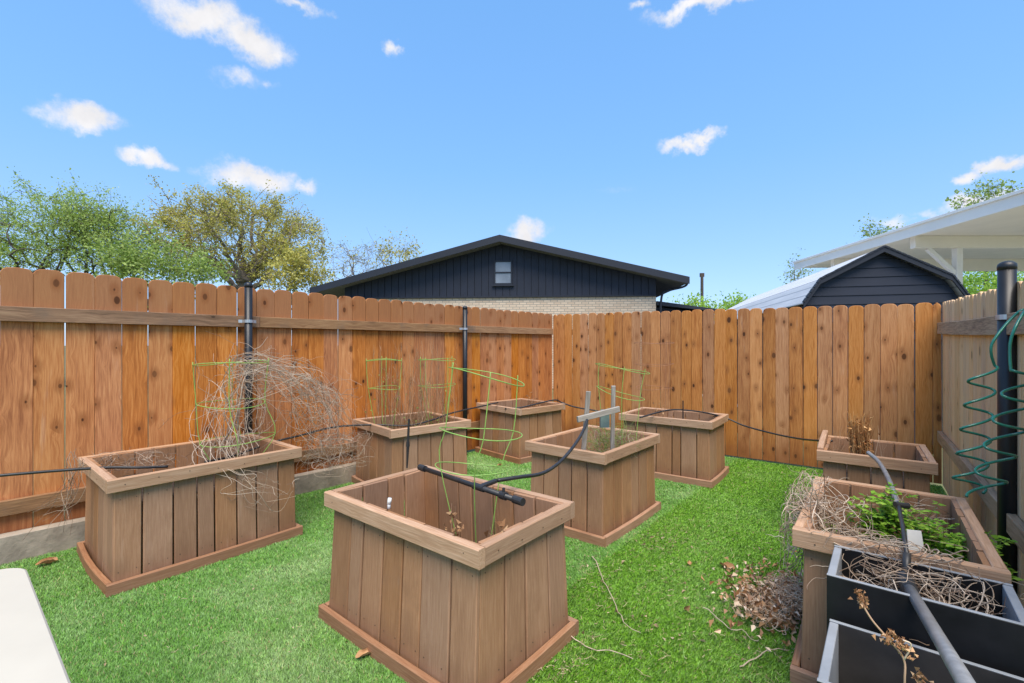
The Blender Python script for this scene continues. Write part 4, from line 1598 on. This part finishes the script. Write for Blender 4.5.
# ------------------------------------------------------------------ shed
def shed():
    Y = 6.6
    th = R(14)
    dr = np.array([math.sin(th), math.cos(th), 0])      # along the ridge, away
    dn = -dr
    dx = np.array([dr[1], -dr[0], 0])
    O = at(882, 345, Y)
    O[2] = 0

    def on(u, v):
        k = np.array([(u - 512) / F, 1, -(v - HZ) / F])
        s = (O - np.array([0, 0, CAM_H])).dot(dn) / k.dot(dn)
        return np.array([0, 0, CAM_H]) + k * s
    t = thing('garden_shed', 'navy barn shaped shed with pale ribbed roof, behind right end of the back fence', 'shed', O, math.atan2(dx[1], dx[0]))
    prof = [on(804, 306), on(820, 283), on(880, 252), on(944, 280), on(961, 302)]
    zl, zr = prof[0][2], prof[-1][2]
    a, b = prof[0] * np.array([1, 1, 0]), prof[-1] * np.array([1, 1, 0])
    LEN = 7.5
    mb = MB()
    mb.prism([a, b] + prof[::-1], dr * LEN)
    mb.build('wall', M['navy_trim'], t, True)
    # lapped boards across the gable
    mb = MB()
    ux = nrm(b - a)
    W = np.linalg.norm(b - a)
    lx = [np.dot(p - a, ux) for p in prof]
    lz = [p[2] for p in prof]

    def span(z):
        if z <= min(lz[0], lz[4]):
            return 0, W
        l = np.interp(z, lz[:3], lx[:3])
        r = np.interp(-z, [-lz[2], -lz[3], -lz[4]], [lx[2], lx[3], lx[4]])
        return l, r
    z = zl - .5
    stp = .128
    while z < lz[2] - .02:
        z2 = min(z + stp - .006, lz[2] - .01)
        l0, r0 = span(z)
        l1, r1 = span(z2)
        q = [a + ux * l0, a + ux * r0, a + ux * r1, a + ux * l1]
        q = [p + np.array([0, 0, zz_]) for p, zz_ in zip(q, (z, z, z2, z2))]
        q[0] += dn * .022
        q[1] += dn * .022
        q[2] += dn * .012
        q[3] += dn * .012
        mb.prism(q, -dn * .010)
        z += stp
    mb.build('siding', M['navy'], t, True)
    # roof: four slopes of ribbed metal
    cen = on(880, 320)
    out = [p + (p - cen) * np.array([.045, .045, .02]) + np.array([0, 0, .012]) for p in prof]
    rt = MB()
    inn = [p for p in out]
    for i in range(4):
        p, q = out[i], out[i + 1]
        n = nrm(np.cross(q - p, dr))
        if n[2] < 0:
            n = -n
        e = dn * .10
        vs = [p + e, q + e, q + dr * LEN, p + dr * LEN]
        vs2 = [v + n * .02 for v in vs]
        L1 = np.linalg.norm(q - p)
        bc = [(0, 0, 0), (L1, 0, 0), (L1, LEN, 0), (0, LEN, 0)]
        rt.add(vs2 + vs, [(0, 1, 2, 3), (4, 7, 6, 5), (0, 4, 5, 1), (1, 5, 6, 2), (2, 6, 7, 3), (3, 7, 4, 0)], bc + bc)
    rf = rt.build('roof', M['metal_roof'], t, True)
    fs = MB()
    for i in range(4):
        p, q = out[i] + dn * .125 + np.array([0, 0, .024]), out[i + 1] + dn * .125 + np.array([0, 0, .024])
        w = np.array([0, 0, -.075])
        fs.prism([p, q, q + w, p + w], -dn * .02)
    fs.build('fascia', M['navy_trim'], rf, True)
    # shingle tabs along the verge
    tb = MB()
    for i in range(4):
        p, q = out[i] + dn * .10 + np.array([0, 0, .03]), out[i + 1] + dn * .10 + np.array([0, 0, .03])
        n = int(np.linalg.norm(q - p) / .07)
        for k in range(n):
            c = p + (q - p) * (k + .5) / n
            ax = nrm(q - p)
            tb.box(c, .034, .035, .009 + .004 * random.random(), ax=[ax, dn, np.cross(ax, dn)])
    tb.build('verge_tabs', M['navy_trim'], rf, True)


shed()


# ------------------------------------------------------------------ patio cover at the right
def patio():
    zr = 3.6
    e0, e1 = atz(1042, 183.0, zr), None
    dz = zr - CAM_H
    p0 = np.array([(1100 - 512) / F, 1, 0]) * (dz * F / (345 - 180))
    p1 = np.array([(796 - 512) / F, 1, 0]) * (dz * F / (345 - 268))
    p0[2] = p1[2] = zr
    ed = nrm(p1 - p0)
    sd = np.array([ed[1], -ed[0], 0])          # to the right
    t = thing('patio_cover', 'white flat patio roof with cream underside and beams, behind the shed at the right', 'patio cover', (p0 + p1) / 2 * np.array([1, 1, 0]))
    W = 7.0
    mb = MB()
    q = [p0, p1, p1 + sd * W, p0 + sd * W]
    mb.prism([x + np.array([0, 0, .0]) for x in q], (0, 0, .05))
    mb.build('ceiling', M['soffit'], t, True)
    mb = MB()
    q = [p0 - sd * .02, p1 - sd * .02 + ed * .02, p1 + sd * W + ed * .02, p0 + sd * W]
    mb.prism([x + np.array([0, 0, .053]) for x in q], (0, 0, .10))
    mb.build('roof_deck', M['white_paint'], t, True)
    mb = MB()
    mb.board(p0 - sd * .04 + np.array([0, 0, .05]), p1 - sd * .04 + np.array([0, 0, .05]), (0, 0, 1), .22, .03)
    mb.board(p0 - sd * .075 + np.array([0, 0, .155]), p1 - sd * .075 + np.array([0, 0, .155]), (0, 0, 1), .05, .04)
    mb.build('gutter', M['white_paint'], t, True)
    # beams across, posts and braces
    for Yb, hb in ((9.4, .24), (11.9, .30)):
        s = (Yb - p0[1]) / ed[1]
        b0 = p0 + ed * s + sd * .15
        b1 = b0 + np.array([1, 0, 0]) * 6.5
        mb = MB()
        mb.board(b0 - np.array([0, 0, hb / 2 + .004]), b1 - np.array([0, 0, hb / 2 + .004]), (0, 0, 1), hb, .12)
        mb.build('beam', M['soffit'], t, True)
        for k in ((.9,) if Yb < 10 else ()):
            c = b0 + np.array([k, 0, 0])
            mb = MB()
            mb.board(c - np.array([0, 0, hb + .006]), c * np.array([1, 1, 0]), (1, 0, 0), .12, .12)
            mb.board(c - np.array([.05, 0, .75]), c - np.array([.60, 0, hb + .01]), (0, 1, 0), .08, .08)
            mb.build('post', M['white_paint'], t, True)


patio()
g = MB()
g.add([(4.9, 6.4, .004), (15, 6.4, .004), (15, 13.2, .004), (5.2, 13.2, .004)], [(0, 1, 2, 3)])
M['bounce_slab'] = simple('pale concrete slab', (.50, .48, .44), .9, 0, .12, 3)
kind(g.build('path', M['bounce_slab']), 'structure')  # unseen slab, not a path, added to bounce light onto the patio ceiling


# ------------------------------------------------------------------ trees
def tree(name, label, base, trunk_h, crown, nlimb, nsec, nleaf, lsize, leafm, bark, rtrunk=.18, group='trees beyond the fences', leafspread=.35, twigs=3, lean=0., clump=1.0, seed=1, nose=.0):
    """crown: list of (centre, radii) ellipsoids"""
    rs = np.random.default_rng(seed)
    base = np.array(base, float)
    t = thing(name, label, 'tree', base, 0, group)
    mb = MB()
    top = base + np.array([lean, 0, trunk_h])
    mb.tube(spline([base, (base + top) / 2 + np.array([lean * .2 + .06, 0, 0]), top], 4), rtrunk, rtrunk * .75, sides=9)
    vols = np.array([r[0] * r[1] * r[2] for _, r in crown])
    pr = vols / vols.sum()

    def sample(shell):
        c, r = crown[rs.choice(len(crown), p=pr)]
        d = nrm(rs.normal(0, 1, 3))
        k = rs.uniform(shell ** 3, 1) ** (1 / 3)
        return np.array(c) + d * np.array(r) * k
    # limbs first, then twig clusters grow out to fill the crown, nearest wood first
    nodes, rads = [], []
    for i in range(nlimb):
        tgt = sample(.55)
        start = base + (top - base) * rs.uniform(.8, 1)
        dv = tgt - start
        Ld = np.linalg.norm(dv)
        P = spline([start, start + dv * .25 + rs.normal(0, .06, 3) * Ld + np.array([0, 0, .05 * Ld]), start + dv * .6 + rs.normal(0, .08, 3) * Ld + np.array([0, 0, .06 * Ld]), tgt], 5)
        P[1:] += rs.normal(0, .018, P[1:].shape) * Ld
        r0 = rtrunk * rs.uniform(.32, .5)
        mb.tube(P, r0, rtrunk * .07, sides=6)
        nodes += list(P[4:])
        rads += list(np.linspace(r0, rtrunk * .07, len(P))[4:])
    pts = np.array([sample(.25) for _ in range(nlimb * nsec)])
    order = np.argsort(np.linalg.norm(pts - top, axis=1))
    tips = []
    for q in pts[order]:
        A_ = np.array(nodes)
        dd = np.linalg.norm(A_ - q, axis=1)
        k = int(np.argmin(dd))
        s0, Lq = A_[k], dd[k]
        dv = q - s0
        Q = spline([s0, s0 + dv * .5 + rs.normal(0, .12, 3) * Lq + np.array([0, 0, .06 * Lq]), q], 3)
        r0 = min(rads[k] * .7, rtrunk * .16)
        mb.tube(Q, r0, rtrunk * .045, sides=5)
        nodes += list(Q[2:])
        rads += list(np.linspace(r0, rtrunk * .05, len(Q))[2:])
        for m_ in range(twigs):
            s1 = Q[rs.integers(len(Q) // 2, len(Q))]
            e = s1 + rs.normal(0, .36, 3) + dv * .12
            T = spline([s1, (s1 + e) / 2 + rs.normal(0, .05, 3), e], 2)
            mb.tube(T, rtrunk * .045, rtrunk * .02, sides=4)
            tips += [T[1], T[-2], T[-1]]
    mb.build('trunk', M[bark], t, True)
    if nleaf:
        tips = np.array(tips)
        w = rs.random(len(tips)) ** (2.0 * clump)
        idx = rs.choice(len(tips), nleaf, p=w / w.sum())
        C = tips[idx] + rs.normal(0, leafspread, (nleaf, 3)) * (.3 + .7 * rs.random((nleaf, 1)))
        N = rs.normal(0, 1, (nleaf, 3)) + np.array([0, 0, .5])
        N /= np.linalg.norm(N, axis=1, keepdims=True)
        A = np.cross(N, rs.normal(0, 1, (nleaf, 3)))
        A /= np.linalg.norm(A, axis=1, keepdims=True)
        B = np.cross(N, A)
        S = lsize * (.5 + rs.random((nleaf, 1)))
        V = np.stack([C - A * S * .5, C + B * S * .34 + N * S * .1, C + A * S * .55, C - B * S * .34 + N * S * .1], 1).reshape(-1, 3)
        me = bpy.data.meshes.new('crown')
        off = np.array(base)
        me.from_pydata((V - off).tolist(), [], np.arange(4 * nleaf).reshape(-1, 4).tolist())
        at_ = me.attributes.new('rnd', 'FLOAT', 'POINT')
        tone = np.clip(rs.random(len(tips))[idx] * .6 + rs.random(nleaf) * .4, 0, 1)
        at_.data.foreach_set('value', np.repeat(tone, 4).astype(np.float32))
        me.materials.append(M[leafm])
        o = bpy.data.objects.new('crown', me)
        COL.objects.link(o)
        o.parent = t
    return t


def el(u, v, Y, ru, rv, ry=None):
    c = at(u, v, Y)
    return (c, (ru / F * Y, (ry if ry else ru / F * Y * .8), rv / F * Y))


def ground_at(u, Y):
    p = at(u, 345, Y)
    p[2] = 0
    return p


tree('mesquite_tree', 'airy light green tree with dark branches at the far left edge', ground_at(48, 16), 2.9, [el(28, 232, 16, 56, 44), el(-20, 245, 16, 50, 46), el(60, 214, 16, 42, 28)], 12, 14, 19000, .062, 'leaf_mesq', 'bark', .15, seed=3, leafspread=.17)
tree('mesquite_tree', 'light green tree between the far left tree and the yellowish oak', ground_at(98, 17), 2.6, [el(108, 240, 17, 50, 32), el(95, 220, 17, 34, 20)], 11, 13, 16000, .062, 'leaf_mesq', 'bark', .14, seed=5, leafspread=.18)
tree('oak_tree', 'broad yellowish green oak with thick grey limbs left of the navy house', ground_at(244, 19), 4.3, [el(238, 236, 19, 84, 46), el(195, 214, 19, 38, 22), el(288, 244, 19, 40, 34), el(245, 205, 19, 46, 18)], 16, 17, 36000, .068, 'leaf_oak', 'bark_grey', .30, seed=8, leafspread=.16, clump=.6)
tree('leafy_tree', 'low mid green leafy tree below the oak just above the left fence', ground_at(165, 14.5), 1.6, [el(165, 268, 14.5, 44, 18), el(120, 266, 14.5, 30, 16)], 8, 7, 6000, .085, 'leaf_dark', 'bark', .10, seed=12, leafspread=.25)
tree('leafy_tree', 'second oak sized yellowish shrub tree right of the oak trunk', ground_at(296, 17), 1.8, [el(298, 272, 17, 30, 18)], 6, 6, 3600, .09, 'leaf_oak', 'bark_grey', .10, seed=13, leafspread=.25)
tree('bare_tree', 'leafless grey tree rising behind the left slope of the navy roof', ground_at(362, 26), 4.0, [el(360, 262, 26, 32, 26), el(350, 270, 26, 25, 22)], 11, 8, 500, .09, 'leaf_oak', 'bark_grey', .14, seed=15, twigs=4)
tree('leafy_tree', 'small yellowish tree top behind the navy roof beside the bare tree', ground_at(398, 27), 4.6, [el(398, 255, 27, 26, 14)], 8, 6, 900, .11, 'leaf_oak', 'bark_grey', .13, seed=17, leafspread=.25)
tree('leafy_tree', 'distant bright green trees showing low between the lean-to and the shed', ground_at(712, 34), 1.8, [el(705, 309, 34, 42, 8), el(740, 308, 34, 22, 7)], 8, 6, 4200, .16, 'leaf_bright', 'bark', .14, seed=19, leafspread=.4)
tree('leafy_tree', 'bright green leafy tree between the shed and the black post', ground_at(985, 15), 1.6, [el(985, 290, 15, 44, 17), el(1045, 288, 15, 40, 18)], 9, 8, 9500, .075, 'leaf_bright', 'bark', .08, seed=22, leafspread=.2)
tree('leafy_tree', 'tree top poking above the white patio roof at the right', ground_at(985, 21), 5.8, [el(992, 195, 21, 20, 12), el(965, 205, 21, 14, 8)], 7, 5, 700, .12, 'leaf_dark', 'bark', .10, seed=24, leafspread=.22)
tree('leafy_tree', 'small green tree top above the far end of the white patio roof', ground_at(880, 26), 5.0, [el(880, 234, 26, 18, 12)], 6, 5, 600, .12, 'leaf_dark', 'bark', .10, seed=26, leafspread=.25)
tree('leafy_tree', 'sparse thin tree left of the patio roof end above the shed roof', ground_at(796, 30), 4.6, [el(797, 272, 30, 14, 14)], 6, 5, 350, .12, 'leaf_dark', 'bark_grey', .10, seed=28, leafspread=.25)


# ------------------------------------------------------------------ sky, sun, camera
SUN_EL, SUN_AZ = 62.0, 174.0        # degrees; azimuth clockwise from +Y
world = bpy.data.worlds.new('World')
SC.world = world
world.use_nodes = True
nt = world.node_tree
nt.nodes.clear()
h = NT(nt)
out = h.n('ShaderNodeOutputWorld')
bg = h.n('ShaderNodeBackground')
nt.links.new(bg.outputs[0], out.inputs[0])
sky = h.n('ShaderNodeTexSky', sky_type='NISHITA')
sky.sun_disc = False
sky.sun_elevation = R(SUN_EL)
sky.sun_rotation = R(SUN_AZ)
sky.air_density = 1.0
sky.dust_density = .3
sky.ozone_density = 1.6
tc = h.n('ShaderNodeTexCoord').outputs['Generated']
nvec = h.noise(tc, 9.0, 6, .62, out=1)
wob = h.vmath('MULTIPLY', h.vmath('SUBTRACT', nvec, (.48, .5, .40)), (.13, .13, .10))
dvec = h.vmath('ADD', tc, wob)
CLOUDS = [  # u, v, half width, half height in the photograph's pixels, strength
    (205, 6, 55, 20, 1.), (248, 30, 50, 20, 1.), (235, 68, 36, 11, .45), (272, 78, 14, 8, .3), (85, 114, 40, 15, 1.), (158, 157, 27, 10, .95), (258, 173, 48, 16, 1.), (300, 183, 22, 9, .8),
    (393, 48, 12, 10, .7), (700, 3, 62, 11, .95), (690, 135, 32, 8, .9), (708, 127, 24, 7, .9), (526, 229, 32, 12, .85), (1006, 153, 24, 10, 1.), (975, 165, 16, 8, .9),
    (972, 194, 34, 12, .95), (882, 219, 22, 8, .6), (926, 204, 18, 6, .4), (310, 2, 26, 8, .7), (620, 190, 26, 6, .15), (640, 2, 14, 6, .6),
    (600, -150, 150, 45, .9), (250, -220, 140, 45, .9)]
tot = None
for u, v, a, b, st in CLOUDS:
    d = np.array([(u - 512) / F, 1, (HZ - v) / F])
    L = np.linalg.norm(d)
    d /= L
    right = nrm(np.cross(d, (0, 0, 1)))
    up = np.cross(right, d)
    rot = Matrix((right, d, up)).transposed().to_euler('XYZ')
    mp = h.n('ShaderNodeMapping', vector_type='TEXTURE')
    h.put(mp.inputs[0], dvec)
    mp.inputs['Location'].default_value = d
    mp.inputs['Rotation'].default_value = rot
    k = 1.2
    mp.inputs['Scale'].default_value = (a * k / F / L * .92, 1.0, b * k / F / L)
    ln = h.vmath('LENGTH', mp.outputs[0], out=1)
    f = h.math('MULTIPLY', h.math('SUBTRACT', 1.0, ln, clamp=True), st)
    tot = f if tot is None else h.math('MAXIMUM', tot, f)
det = h.noise(tc, 26.0, 7, .66)
dens = h.math('ADD', tot, h.math('MULTIPLY', h.math('SUBTRACT', det, .5), h.rng(tot, 0, .22, 0, 1.1)))
mask = h.rng(dens, .03, .80, 0, .98, True)
shade = h.rng(h.noise(tc, 17.0, 5, .6), .35, .7, .86, 1.0)
hsv = h.n('ShaderNodeHueSaturation')
hsv.inputs['Saturation'].default_value = 1.0
sp = h.n('ShaderNodeSeparateXYZ')
h.put(sp.inputs[0], tc)
grad = h.ramp(sp.outputs[2], [(0, (.92, 1.60, 2.85)), (.12, (.84, 1.56, 2.85)), (.35, (.58, 1.42, 2.8)), (.65, (.46, 1.24, 2.65))])
h.put(hsv.inputs['Color'], h.mix(.80, sky.outputs[0], grad))
ccol = h.n('ShaderNodeCombineColor')
CW = 2.85
h.put(ccol.inputs[0], h.math('MULTIPLY', shade, CW))
h.put(ccol.inputs[1], h.math('MULTIPLY', shade, CW * .985))
h.put(ccol.inputs[2], h.math('MULTIPLY', shade, CW * 1.0))
h.put(bg.inputs[0], h.mix(mask, hsv.outputs[0], ccol.outputs[0]))
bg.inputs[1].default_value = .15

sun = bpy.data.lights.new('sun', 'SUN')
sun.energy = 2.4
sun.angle = R(42)
sun.color = (1, .90, .77)
so = bpy.data.objects.new('sun', sun)
COL.objects.link(so)
el_, az = R(SUN_EL), R(SUN_AZ)
dirs = Vector((math.sin(az) * math.cos(el_), math.cos(az) * math.cos(el_), math.sin(el_)))
so.rotation_euler = dirs.to_track_quat('Z', 'Y').to_euler()

cam = bpy.data.cameras.new('camera')
cam.sensor_width = 36
cam.lens = F / 1024 * 36
cam.shift_y = (HZ - 341.5) / 1024
cam.clip_start = .05
cam.clip_end = 3000
co = bpy.data.objects.new('camera', cam)
COL.objects.link(co)
co.location = (0, 0, CAM_H)
co.rotation_euler = (R(90), 0, 0)
SC.camera = co

SC.view_settings.view_transform = 'Standard'
SC.view_settings.look = 'None'
SC.view_settings.gamma = 1
SC.view_settings.exposure = 1.25
SC.view_settings.use_curve_mapping = False
SC.render.engine = 'CYCLES'
SC.cycles.max_bounces = 8
SC.cycles.diffuse_bounces = 4
SC.cycles.use_denoising = True
